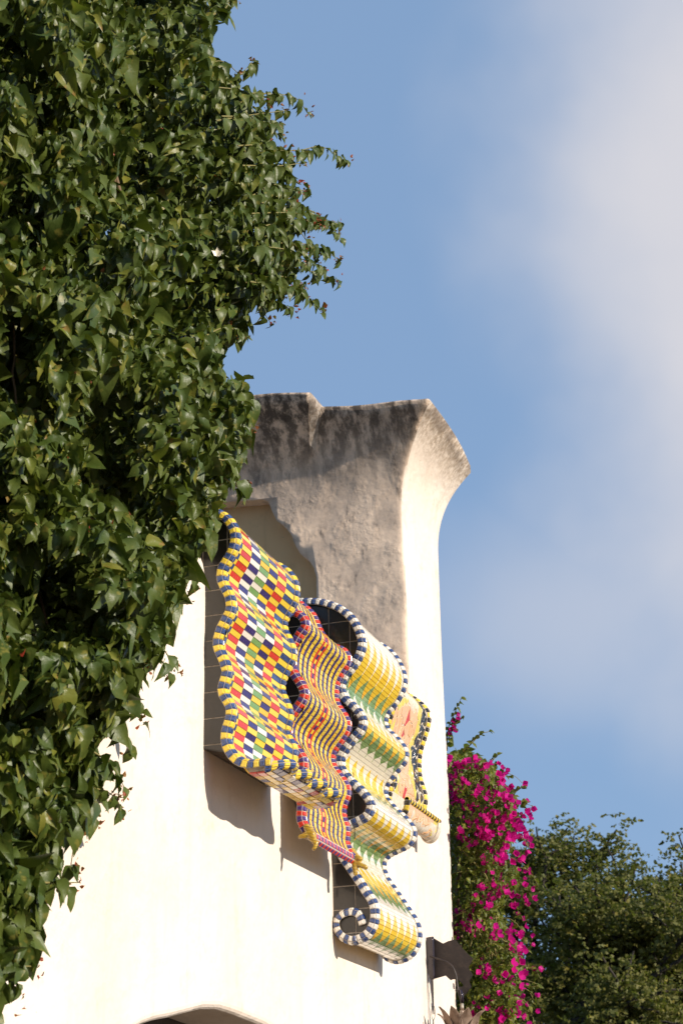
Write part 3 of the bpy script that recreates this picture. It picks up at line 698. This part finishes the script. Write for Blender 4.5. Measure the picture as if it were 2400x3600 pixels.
# ------------------------------------------------------------------ wall-mounted iron bracket with sign plate and petal lamp
XS = 13.24
br_ = empty('iron_bracket', (XS, 0.0, 2.9)); tag(br_, 'black iron bracket with a jagged sign plate on the white corner', 'sign bracket')
def flat_x(name, pts, X, th, M, parent):
    o_ = [tuple(float(q) for q in on_x(a, b, X)[1:]) for a, b in pts]
    v, f = prism(o_, X, X+th, 'x'); o = obj(name, v, f, M, parent); fix_normals(o); return o
flat_x('sign_plate', [(1520, 3296), (1556, 3317), (1576, 3308), (1599, 3302), (1622, 3331), (1645, 3355), (1662, 3370), (1645, 3402), (1661, 3427), (1648, 3450), (1655, 3472), (1640, 3489), (1628, 3503), (1616, 3490), (1597, 3484), (1608, 3471), (1626, 3468), (1628, 3462), (1608, 3442), (1590, 3443), (1583, 3446), (1565, 3430), (1520, 3443)], XS, .006, M_IRON, br_)
sp = [(1497, 3296), (1520, 3292), (1521, 3345), (1522, 3400), (1522, 3443), (1512, 3443), (1503, 3420), (1496, 3380), (1494, 3340)]
flat_x('spine', sp, XS-.030, .024, M_GLOSSIRON, br_)
Q = np.array([on_x(a, b, XS-.05) for a, b in ((1519, 3294), (1521, 3330), (1522, 3370), (1523, 3440))]); tube_along(smooth_curve(Q, .02)[0], .010, M_GLOSSIRON, 'spine_rim', br_)
Q = np.array([on_x(a, b, XS-.07) for a, b in ((1510, 3362), (1535, 3370), (1570, 3383), (1590, 3400), (1602, 3430), (1607, 3465), (1614, 3500), (1622, 3528))]); tube_along(smooth_curve(Q, .015)[0], .0075, M_IRON, 'rod', br_)
Q = np.array([on_x(a, b, XS-.05) for a, b in ((1518, 3440), (1520, 3480), (1522, 3530), (1524, 3566))]); tube_along(smooth_curve(Q, .02)[0], np.linspace(.009, .004, len(smooth_curve(Q, .02)[0])), M_IRON, 'spike', br_)
loop = [(1516+2*math.cos(0)+7*math.cos(a)-2, 3560+24*math.sin(a)) for a in np.linspace(0, 2*math.pi, 24)]
loop = [(1522+6.5*math.cos(a), 3560+25*math.sin(a)) for a in np.linspace(0, 2*math.pi, 28)]
tube_along([on_x(a, b, XS-.05) for a, b in loop], .0022, M_IRON, 'wire_loop', br_, 6)
tube_along(smooth_curve(np.array([on_x(a, b, XS-.05) for a, b in ((1505, 3430), (1505, 3470), (1510, 3510), (1516, 3542))]), .02)[0], .0012, M_IRON, 'wire', br_, 5)
tube_along([on_x(1522, 3584, XS-.05), on_x(1524, 3640, XS-.05), on_x(1525, 3720, XS-.05)], .004, M_IRON, 'hanger', br_, 6)
tube_along([on_x(a, b, XS-.07) for a, b in ((1618, 3480), (1622, 3500), (1624, 3525))], .013, M_GLOSSIRON, 'socket', br_)
# pipe with a crown of petals
lp = empty('petal_lamp', (XS-.07, float(on_x(1624, 3600, XS-.07)[1]), 2.6)); tag(lp, 'rusty pipe with a crown of curled sheet metal petals under the iron bracket', 'lamp')
def on_s(a, b): return on_x(a, b, XS-.07)
tube_along([on_s(1623, 3528), on_s(1624, 3556)], .0125, M_PIPE, 'pipe', lp, 12)
tube_along([on_s(1623.5, 3552), on_s(1623.8, 3558), on_s(1624, 3574), on_s(1624.2, 3579)], [.017, .020, .021, .017], M_PIPE, 'coupling', lp, 12)
cx = on_s(1624, 3645)
tube_along([on_s(1624, 3574), cx], .016, M_IRON, 'stem', lp, 10)
for k in range(9):
    th = 2*math.pi*(k+.3)/9; d = np.array((math.cos(th), math.sin(th), 0)); sd_ = np.array((-math.sin(th), math.cos(th), 0)); V = []
    hgt = random.uniform(.25, .30); nseg = 7
    for i in range(nseg+1):
        t = i/nseg; r_ = .065+.06*t+.05*t**4; wd = .060*math.sin(math.pi*(.16+.84*t))**.8*(1-.15*t); c0 = cx+d*r_+np.array((0, 0, -.05+hgt*t-.035*t**4))
        V += [c0-sd_*wd+d*.012, c0, c0+sd_*wd+d*.012]
    F = []
    for i in range(nseg): F += [(i*3, i*3+1, i*3+4, i*3+3), (i*3+1, i*3+2, i*3+5, i*3+4)]
    o = obj('petal', V, F, M_RUST, lp, smooth=True); s_ = o.modifiers.new('t', 'SOLIDIFY'); s_.thickness = .004
V = []; ns = 16
for zz, r_ in ((-.16, .07), (-.10, .09), (-.05, .075), (-.03, .02)):
    for k in range(ns): th = 2*math.pi*k/ns; V.append((cx[0]+r_*math.cos(th), cx[1]+r_*math.sin(th), cx[2]+zz))
F = [(i*ns+k, i*ns+(k+1) % ns, (i+1)*ns+(k+1) % ns, (i+1)*ns+k) for i in range(3) for k in range(ns)]+[tuple(range(ns-1, -1, -1)), tuple(3*ns+k for k in range(ns))]
obj('bowl', V, F, M_RUST, lp, smooth=True)

# ------------------------------------------------------------------ leaves
def leaf_shape(seed, wid=.38, fold=.35, curl=.5, wave=.06):
    """a pointed oval leaf, one unit long along +Y, face up +Z: folded on the midrib, tip curled down, rim wavy"""
    r_ = random.Random(seed); ts = [0, .10, .26, .46, .68, .86, 1.0]; wd = [0, .70, 1.0, .94, .60, .24, 0]
    V = []; F = []; tw = r_.uniform(-.5, .5); ph = r_.uniform(0, 6)
    for i, (t, q) in enumerate(zip(ts, wd)):
        zc = -curl*t*t*.6+.12*t; yc = t*(1-.14*curl*t); a = wid*q
        for k in (-1, -.55, 0, .55, 1):
            x = a*k; V.append((x*(1-.12*fold), yc-.05*abs(k)*q, zc+fold*abs(x)**1.2*1.1+tw*x*t+wave*q*abs(k)**2*math.sin(ph+7*t+2.2*k)))
    for i in range(6):
        for k in range(4): F.append((i*5+k, i*5+k+1, (i+1)*5+k+1, (i+1)*5+k))
    return np.array(V), F
def bract_shape(seed):
    r_ = random.Random(seed); V = []; F = []
    for k in range(3):
        th = 2*math.pi*k/3+r_.uniform(-.2, .2); d = np.array((math.cos(th), math.sin(th), 0)); sd_ = np.array((-math.sin(th), math.cos(th), 0)); b = len(V); op = r_.uniform(.35, .8)
        for t, q in ((0, .06), (.35, .42), (.65, .46), (.88, .22), (1.0, .0)):
            c0 = d*t*math.sin(op)*1.0+np.array((0, 0, 1))*t*math.cos(op)*.95
            V += [c0-sd_*q-d*.12*q, c0+d*.05, c0+sd_*q-d*.12*q]
        for i in range(4): F += [(b+i*3, b+i*3+1, b+i*3+4, b+i*3+3), (b+i*3+1, b+i*3+2, b+i*3+5, b+i*3+4)]
    return np.array(V), F
def frame(yd, zd):
    y = yd/np.linalg.norm(yd); x = np.cross(y, zd); x /= max(1e-6, np.linalg.norm(x)); return np.stack((x, y, np.cross(x, y)), 1)
def plant_leaves(items, shapes, M, parent, one, mass, cap=300, key=None):
    """items: (position, 3x3 frame, size, shape index). Largest in view become parts that share mesh data, the rest one joined part"""
    base = np.array(wloc(parent)); order = sorted(range(len(items)), key=key or (lambda i: np.linalg.norm(items[i][0]-EYE)/items[i][2]))
    ms = []
    for k, (v, f) in enumerate(shapes):
        me = bpy.data.meshes.new(one); me.from_pydata(v.tolist(), [], f); me.materials.append(M); me.polygons.foreach_set('use_smooth', [True]*len(f)); ms.append(me)
    for i in order[:cap]:
        p, R, s, k = items[i]; o = bpy.data.objects.new(one, ms[k]); C.objects.link(o); o.parent = parent
        mm = Matrix.Identity(4)
        for a in range(3):
            for b in range(3): mm[a][b] = R[a, b]*s
            mm[a][3] = p[a]-base[a]
        o.matrix_basis = mm
    rest = order[cap:]
    if rest:
        V = []; F = []; b = 0
        for i in rest:
            p, R, s, k = items[i]; v, f = shapes[k]; V.append((v*s)@R.T+p); F += [tuple(x+b for x in q) for q in f]; b += len(v)
        tag(obj(mass, np.vstack(V), F, M, parent, smooth=True), kind='stuff')
def inside(poly, x, y):
    c_ = False; n = len(poly)
    for i in range(n):
        (x1, y1), (x2, y2) = poly[i], poly[(i+1) % n]
        if (y1 > y) != (y2 > y) and x < (x2-x1)*(y-y1)/(y2-y1)+x1: c_ = not c_
    return c_
SHAPES = [leaf_shape(s, wid=random.uniform(.29, .40), fold=random.uniform(.2, 1.0), curl=random.uniform(.1, 1.3), wave=random.uniform(.06, .16)) for s in range(14)]
SUNV = -np.array(LDIR)

# ------------------------------------------------------------------ climbing vine over the near end of the wall
vine = empty('climbing_vine', (6.6, -.2, 0.0)); tag(vine, 'dense dark green leafy vine climbing over the near end of the white wall', 'vine')
VP = [(-420, -420), (830, -420), (800, -120), (790, 0), (735, 90), (740, 190), (790, 280), (850, 380), (910, 470), (950, 560), (970, 640), (980, 720), (1000, 790), (1010, 880), (990, 960), (950, 1010), (890, 1050), (850, 1110), (840, 1165), (780, 1190), (745, 1240), (790, 1330), (850, 1330), (872, 1400), (860, 1500), (840, 1590), (800, 1650), (770, 1740), (745, 1830), (720, 1880), (640, 1930), (650, 2000), (620, 2080), (565, 2130), (560, 2200), (540, 2280), (470, 2300), (455, 2420), (420, 2450), (390, 2540), (300, 2580), (300, 2680), (350, 2700), (320, 2780), (250, 2850), (215, 2930), (190, 3000), (130, 3030), (120, 3120), (140, 3180), (100, 3250), (80, 3310), (20, 3340), (-20, 3400), (-40, 3560), (-420, 3700)]
items = []; young = []
while len(items) < 24000:
    px_, py_ = rng.uniform(-380, 1120), rng.uniform(-400, 3640)
    if not inside(VP, px_, py_): continue
    if py_ > 2450 and rng.random() < .35: continue
    # depth in front of (or, above the parapet, behind) the wall plane; clumps stand out, hollows fall back
    hi = -.04 if py_ > 1850 else .55
    cl = noise.noise(Vector((px_*.0042, py_*.0042, 1.7)))+.5*noise.noise(Vector((px_*.011, py_*.011, 5.1)))
    y0 = min(-.16, -.46-.40*cl)
    if py_ > 2600: y0 = max(y0, -.45)
    deep = rng.random() < (.62 if py_ < 1850 else .5)
    Y = rng.uniform(y0+.05, hi) if deep else min(hi, y0+abs(rng.normal(0, .07)))
    p = on_y(px_, py_, Y)
    if p[0] < 2.2: continue
    front = 1.0 if deep else .2
    td = np.array((rng.normal(.05, .55), rng.normal(-.25, .55), -1.0+rng.normal(0, .45)))
    nd = np.array((rng.normal(-.15, 1.15), -.85, .35+rng.normal(0, 1.1)))
    s = rng.uniform(.05, .115)*(1.0 if rng.random() > .14 else 1.35)*(1.6 if deep else 1.0)
    (young if rng.random() < .13 and front < .4 else items).append((p, frame(td, nd), s, int(rng.integers(len(SHAPES)))))
# shoots that reach out against the sky and over the wall
SH = [[(820, 330), (960, 342), (1040, 345), (1085, 358)], [(780, 290), (840, 270), (890, 215)], [(860, 520), (1050, 520), (1130, 522), (1215, 552)], [(900, 640), (1020, 650), (1080, 672)], [(940, 730), (1100, 745), (1190, 790)], [(900, 800), (1080, 785), (1195, 772)], [(960, 850), (1100, 858), (1192, 878)], [(900, 930), (1100, 942), (1185, 962)], [(880, 1000), (1050, 1022), (1130, 1062)], [(820, 430), (930, 430), (990, 420)], [(740, 60), (790, 40), (820, -30)], [(700, 1180), (790, 1140), (850, 1120)], [(790, 1440), (850, 1470), (880, 1500)], [(790, 1690), (840, 1700), (870, 1680)], [(770, 1620), (810, 1640), (850, 1650)], [(560, 2300), (600, 2330)], [(430, 2330), (480, 2350), (510, 2340)], [(300, 2690), (380, 2690), (440, 2705)], [(280, 2760), (380, 2790), (430, 2800)], [(150, 3110), (230, 3115), (282, 3105)], [(40, 3390), (90, 3385), (130, 3390)], [(640, 1950), (690, 1990)], [(560, 2080), (640, 2090)]]
SH += [[(250, 2780), (310, 2830), (330, 2890)], [(210, 2860), (260, 2930), (250, 3000)], [(330, 2640), (400, 2700), (420, 2770)], [(150, 2950), (190, 3020), (180, 3090)], [(110, 3040), (150, 3110), (140, 3180)], [(60, 3180), (110, 3260), (100, 3330)], [(380, 2540), (440, 2600), (455, 2650)], [(10, 3290), (60, 3370), (40, 3450)], [(440, 2430), (490, 2480), (500, 2540)], [(540, 2230), (590, 2290), (600, 2350)], [(180, 2900), (230, 2890), (285, 2920)]]
for yy in range(230, 1090, 34):                       # thin shoots that make the airy outer edge
    xb_ = np.interp(yy, (230, 380, 560, 720, 880, 1010, 1090), (790, 880, 980, 1010, 1040, 980, 880)); ex = xb_+random.uniform(10, 120)
    SH.append([(xb_-130, yy+random.uniform(-20, 30)), ((xb_+ex)/2-40, yy+random.uniform(-25, 15)), (ex, yy+random.uniform(-20, 45))])
SH = [[(a, b+(random.uniform(-5, 75) if j == len(q)-1 else random.uniform(-14, 14))) for j, (a, b) in enumerate(q)] for q in SH]
tips = []
for k, sh in enumerate(SH):
    Y = random.uniform(-.55, -.30) if sh[0][1] < 1850 else random.uniform(-.35, -.2)
    Q, _ = smooth_curve(np.array([on_y(a, b, Y+.02*i) for i, (a, b) in enumerate(sh)]), .055)
    tube_along(Q, np.linspace(.005, .0022, len(Q)), M_GSTEM, 'stem', vine, 6)
    for i, p in enumerate(Q[1:]):
        if rng.random() < .28: continue
        for rep in range(2 if rng.random() < .35 else 1):
            td = np.array((rng.normal(.15, .35), rng.normal(-.2, .5), -1.0+rng.normal(0, .3))); nd = np.array((rng.normal(-.3, .5), -1.0, rng.normal(.3, .4)))
            q = i/len(Q); items.append((p+rng.normal(0, .008, 3), frame(td, nd), rng.uniform(.085, .145)*(1.0-.4*q), int(rng.integers(len(SHAPES)))))
    for i in range(7): tips.append((Q[-1]+rng.normal(0, .022, 3), frame(rng.normal(0, 1, 3)+(.3, -.3, -.2), rng.normal(0, 1, 3)), rng.uniform(.02, .035), int(rng.integers(len(SHAPES)))))
for _ in range(170):
    p, R, s, k = items[int(rng.integers(len(items)))]; tips.append((p+np.array((0, -.03, 0))+rng.normal(0, .02, 3), frame(rng.normal(0, 1, 3), rng.normal(0, 1, 3)), rng.uniform(.018, .035), k))
def front_key(L): return lambda i: L[i][0][1]*1.6+np.linalg.norm(L[i][0]-EYE)*.1-L[i][2]*6
plant_leaves(items, SHAPES, M_LEAF, vine, 'leaf', 'inner_leaves', 300, front_key(items))
plant_leaves(young, SHAPES, M_YLEAF, vine, 'young_leaf', 'inner_young_leaves', 200)
plant_leaves(tips, SHAPES, M_TIP, vine, 'red_tip', 'small_red_tips', 150)
for k in range(46):                                     # woody stems inside the leaf mass
    while True:
        a, b = rng.uniform(-250, 1000), rng.uniform(0, 3300)
        if inside(VP, a, b): break
    p = on_y(a, b, rng.uniform(-.25, -.10)); Q = [p]
    for i in range(5): Q.append(Q[-1]+np.array((rng.normal(.03, .06), rng.normal(-.005, .02), rng.normal(-.12, .05))))
    if not all(inside(VP, *(proj(q)+(60, 0))) for q in Q): continue
    tube_along(smooth_curve(np.array(Q), .06)[0], random.uniform(.006, .014), M_STEM, 'stem', vine, 6)
for a, b, s in ((765, 900, .10),):
    p = on_y(a, b, -.66); v = []; f = []
    for k in range(5):
        lv, lf = leaf_shape(40+k, wid=.42, fold=.35, curl=-.5, wave=.1); th = 2*math.pi*k/5; ca, sa = math.cos(th), math.sin(th)
        f += [tuple(x+len(v) for x in q) for q in lf]; v += [(x*ca-(y*.8)*sa, x*sa+(y*.8)*ca, z+.45*y) for x, y, z in lv]
    v = np.array(v); R = frame(np.array((.2, .1, 1.0)), -ray(a, b))
    o = obj('blossom', (v*.038)@R.T+p, f, M_PETAL, vine, smooth=True); o['label'] = 'single cream blossom among the leaves'

# ------------------------------------------------------------------ magenta bougainvillea past the far corner
bush = empty('bougainvillea', (14.7, .1, 0.0)); tag(bush, 'tall bougainvillea with magenta bracts growing past the far white corner', 'shrub')
BP = [(1560, 2650), (1625, 2630), (1690, 2665), (1735, 2700), (1765, 2765), (1805, 2820), (1810, 2890), (1785, 2950), (1765, 3010), (1810, 3060), (1815, 3110), (1760, 3160), (1755, 3230), (1795, 3290), (1815, 3340), (1820, 3400), (1800, 3450), (1825, 3510), (1800, 3590), (1860, 3700), (1560, 3700)]
items = []; flowers = []; BR = [bract_shape(s) for s in range(6)]
def behind(px_, py_):
    X = rng.uniform(13.98, 15.8); return on_x(px_, py_, X)
while len(items) < 9000:
    a, b = rng.uniform(1555, 1880), rng.uniform(2600, 3690)
    if not inside(BP, a, b): continue
    p = behind(a, b)
    if p[0] < XE+.03 and p[1] > -.05: continue
    td = np.array((rng.normal(0, .6), rng.normal(-.3, .6), -.7+rng.normal(0, .5))); nd = np.array((rng.normal(-.3, .6), -1.0, .5+rng.normal(0, .5)))
    items.append((p, frame(td, nd), rng.uniform(.04, .075)*(1.5 if p[0] > 14.7 else 1), int(rng.integers(len(SHAPES)))))
centres = [(1600, 2690), (1650, 2680), (1700, 2700), (1740, 2740), (1630, 2760), (1690, 2790), (1740, 2800), (1790, 2800), (1670, 2840), (1740, 2850), (1800, 2860), (1830, 2870), (1600, 2810), (1690, 2880), (1760, 2900), (1830, 2900), (1640, 2900), (1585, 2760), (1720, 2930), (1620, 2940), (1790, 2950), (1680, 2950), (1800, 3010), (1830, 3030), (1840, 3060), (1760, 3010), (1700, 3030), (1845, 3090), (1740, 3060), (1770, 3130), (1730, 3130), (1690, 3150), (1790, 3160), (1620, 3200), (1650, 3240), (1600, 3250), (1700, 3210), (1640, 3270), (1720, 3270), (1790, 3280), (1810, 3310), (1840, 3320), (1855, 3350), (1800, 3350), (1830, 3370), (1600, 3290), (1690, 3420), (1720, 3430), (1780, 3430), (1810, 3440), (1840, 3470), (1865, 3490), (1740, 3480), (1790, 3490), (1830, 3540), (1800, 3550), (1710, 3540), (1730, 3560), (1760, 3580), (1650, 3545), (1600, 3660), (1700, 3650), (1780, 3660)]
while len(flowers) < 470:
    a, b = random.choice(centres); a += rng.normal(0, 17); b += rng.normal(0, 17)
    if b > 3000 and random.random() < .55: continue
    if not inside(BP, a, b) and random.random() < .7: continue
    X = rng.uniform(13.9, 14.5); p = on_x(a, b, X)
    if p[0] < XE+.05 and p[1] > -.09: p = on_x(a, b, XE+.1)
    if p[1] > -.02 and p[0] < XE+.02: continue
    d = np.array((rng.normal(-.35, .5), -1.0, rng.normal(.25, .6))); y = np.cross(d, rng.normal(0, 1, 3))
    flowers.append((p, frame(y, d), rng.uniform(.034, .066), int(rng.integers(6))))
plant_leaves(items, SHAPES, M_BLEAF, bush, 'leaf', 'inner_leaves', 300, lambda i: items[i][0][0])
plant_leaves(flowers, BR, M_BRACT, bush, 'flower', 'small_flowers', 300)
tw = []; cane_fl = []
CANES = []
for yy in range(2700, 3640, 42):
    xb_ = np.interp(yy, (2700, 2850, 3000, 3080, 3200, 3400, 3640), (1735, 1800, 1765, 1810, 1760, 1820, 1810)); e_ = random.uniform(20, 85)
    CANES.append([(xb_-70, yy+random.uniform(10, 50)), (xb_-5, yy-random.uniform(5, 25)), (xb_+e_*.6, yy-random.uniform(0, 20)), (xb_+e_, yy+random.uniform(0, 45))])
for k_, sh in enumerate(CANES):
    Xc = random.uniform(14.2, 14.6); Q, _ = smooth_curve(np.array([on_x(a, b, Xc) for a, b in sh]), .035); tube_along(Q, np.linspace(.0045, .002, len(Q)), M_GSTEM, 'twig', bush, 5)
    for i, p in enumerate(Q[1:]):
        if rng.random() < .6: tw.append((p, frame(np.array((rng.normal(0, .5), rng.choice((-1, 1))*.7, rng.normal(-.5, .4))), np.array((-.7, -.7, .4))+rng.normal(0, .5, 3)), rng.uniform(.045, .075), int(rng.integers(len(SHAPES)))))
        if i > len(Q)*.45 and rng.random() < .55: cane_fl.append((p+rng.normal(0, .02, 3), frame(rng.normal(0, 1, 3), np.array((-.5, -1, .3))+rng.normal(0, .4, 3)), rng.uniform(.035, .06), int(rng.integers(6))))
for sh in ([(1570, 2640), (1575, 2560), (1600, 2500), (1620, 2455)], [(1575, 2600), (1600, 2545), (1632, 2520)], [(1630, 2640), (1660, 2610), (1690, 2580), (1718, 2572)], [(1800, 2800), (1820, 2775), (1850, 2765)], [(1800, 2830), (1830, 2815), (1850, 2820)], [(1720, 2690), (1740, 2660), (1748, 2655)], [(1830, 3460), (1870, 3470), (1890, 3465)]):
    Q, _ = smooth_curve(np.array([on_x(a, b, 14.3) for a, b in sh]), .05); tube_along(Q, np.linspace(.006, .0025, len(Q)), M_GSTEM, 'twig', bush, 6)
    for i, p in enumerate(Q):
        for rep in range(2 if i > 1 else 1):
            sdv = rng.choice((-1, 1)); tw.append((p, frame(np.array((0, sdv*.9, rng.normal(-.3, .4))), np.array((-.8, -.5, .5))+rng.normal(0, .4, 3)), rng.uniform(.055, .085)*(1-.35*i/len(Q)), int(rng.integers(len(SHAPES)))))
plant_leaves(tw, SHAPES, M_BLEAF, bush, 'twig_leaf', 'small_twig_leaves', 200)
fl = cane_fl
for a, b in ((1586, 2540), (1590, 2560), (1602, 2530), (1580, 2570), (1594, 2572), (1575, 2585), (1604, 2515)):
    fl.append((on_x(a, b, 14.3), frame(rng.normal(0, 1, 3), np.array((-.5, -1, .3))), .045, int(rng.integers(6))))
plant_leaves(fl, BR, M_BRACT, bush, 'sprig_flower', 'x', 200)
for k in range(130):
    a, b = rng.uniform(1580, 1830), rng.uniform(2750, 3650)
    if not inside(BP, a, b): continue
    p = on_x(a, b, rng.uniform(14.15, 14.7)); Q = [p]; dr = np.array((rng.normal(0, .05), rng.normal(0, .09), rng.normal(0, .08)))
    for i in range(5): Q.append(Q[-1]+dr*.7+rng.normal(0, .02, 3))
    Q = [q for q in Q if q[0] > XE+.04 and inside(BP, *proj(q))]
    if len(Q) > 2: tube_along(smooth_curve(np.array(Q), .04)[0], random.uniform(.0025, .006), M_GSTEM, 'branch', bush, 5)
tube_along(smooth_curve(np.array([(14.7, .1, 0), (14.65, .15, 1.2), (14.6, .05, 2.6), (14.55, .1, 4.0), (14.5, 0, 5.0)]), .15)[0], np.linspace(.06, .02, len(smooth_curve(np.array([(14.7, .1, 0), (14.65, .15, 1.2), (14.6, .05, 2.6), (14.55, .1, 4.0), (14.5, 0, 5.0)]), .15)[0])), M_STEM, 'trunk', bush)

# ------------------------------------------------------------------ acacia trees far behind
def acacia(base, top, spread, seed, label, nleaf):
    r_ = np.random.default_rng(seed); root = empty('acacia_tree', base); tag(root, label, 'tree', 'acacia trees behind the house')
    segs = []; ends = []
    def grow_(p, d, ln, rd, lv):
        Q = [p]; n = 5
        for i in range(n):
            d = d+r_.normal(0, .14, 3)+np.array((0, 0, .03 if lv < 2 else -.015)); d /= np.linalg.norm(d); Q.append(Q[-1]+d*ln/n)
        segs.append((np.array(Q), rd, lv))
        if lv >= 2: ends.extend(Q[1:])
        if lv >= 4: return
        for k in range(3 if lv < 3 else 3):
            a = r_.uniform(0, 2*math.pi); side = np.array((math.cos(a), math.sin(a), r_.uniform(.0, .45)))
            nd = d*(.55 if lv else .8)+side*(.8 if lv else .75); nd /= np.linalg.norm(nd)
            grow_(Q[int(r_.integers(2, n+1))] if k else Q[-1], nd, ln*r_.uniform(.62, .80), rd*.62, lv+1)
    H = top-base[2]
    for a in (0.3, 2.2, 4.4):
        d = np.array((math.cos(a)*.35, math.sin(a)*.35, 1.0)); d /= np.linalg.norm(d)
        grow_(np.array(base, float)+np.array((math.cos(a)*.1, math.sin(a)*.1, H*.12)), d, H*.36, H*.022, 0)
    E_ = np.array(ends); c0 = np.array((base[0], base[1])); 
    sc = spread/np.percentile(np.linalg.norm(E_[:, :2]-c0, axis=1), 92); zs = (top-.4)-np.percentile(E_[:, 2], 98)
    def warp(q):
        q = np.array(q, float); q[..., :2] = c0+(q[..., :2]-c0)*sc; q[..., 2] = q[..., 2]+zs*np.clip((q[..., 2]-base[2])/H, 0, 1.1); return q
    V = []; F = []; b = 0
    tube_along([(base[0], base[1], 0), (base[0]+.05, base[1], H*.1), (base[0], base[1], H*.2)], [H*.04, H*.033, H*.03], M_BARK, 'trunk', root, 10)
    for Q, rd, lv in segs:
        Q = warp(Q); rr = np.linspace(rd, rd*.6, len(Q)); t = np.gradient(Q, axis=0); t /= np.linalg.norm(t, axis=1)[:, None]; ns = 5
        for p, d, q in zip(Q, t, rr):
            x = np.cross(d, (.2, .1, .97)); x /= max(1e-6, np.linalg.norm(x)); y = np.cross(x, d)
            for k in range(ns): th = 2*math.pi*k/ns; V.append(p+(x*math.cos(th)+y*math.sin(th))*max(q, .012))
        for i in range(len(Q)-1):
            for k in range(ns): F.append((b+i*ns+k, b+i*ns+(k+1) % ns, b+(i+1)*ns+(k+1) % ns, b+(i+1)*ns+k))
        b += len(Q)*ns
    tag(obj('branches', V, F, M_BARK, root, smooth=True), kind='stuff')
    # feathery leaflets: sprays of thin blades around the twig ends
    E_ = warp(E_); V = np.empty((nleaf*4, 3)); n = nleaf
    c_ = E_[r_.integers(0, len(E_), n//14+1)]; c_ = c_+r_.normal(0, 1, c_.shape)*(.30, .30, .16)
    c_ = np.repeat(c_, 14, axis=0)[:n]; 
    ax = r_.normal(0, 1, (n//14+1, 3)); ax[:, 2] *= .4; ax /= np.linalg.norm(ax, axis=1)[:, None]; ax = np.repeat(ax, 14, axis=0)[:n]
    tt = np.tile(np.linspace(-.20, .20, 14), n//14+1)[:n, None]
    c_ = c_+ax*tt+np.array((0, 0, -1))*(tt+.2)**2*.4
    d = r_.normal(0, 1, (n, 3)); d[:, 2] = d[:, 2]*.5-.15; d /= np.linalg.norm(d, axis=1)[:, None]
    s_ = np.cross(d, r_.normal(0, 1, (n, 3))); s_ /= np.linalg.norm(s_, axis=1)[:, None]
    ln = r_.uniform(.06, .14, (n, 1)); wd = ln*.34
    V[0::4] = c_; V[1::4] = c_+d*ln*.5+s_*wd; V[2::4] = c_+d*ln; V[3::4] = c_+d*ln*.5-s_*wd
    tag(obj('crown', V, np.arange(n*4).reshape(-1, 4).tolist(), M_ACACIA, root), kind='stuff')
    return root
acacia((41.0, 4.9, 0.0), 10.55, 3.7, 5, 'broad feathery acacia tree rising directly behind the magenta shrub', 90000)
acacia((43.0, 2.5, 0.0), 9.45, 3.3, 9, 'feathery acacia tree standing to the right of the broad one', 75000)
acacia((47.0, -.6, 0.0), 8.1, 4.2, 14, 'lower acacia tree cut off by the right edge of the view', 60000)
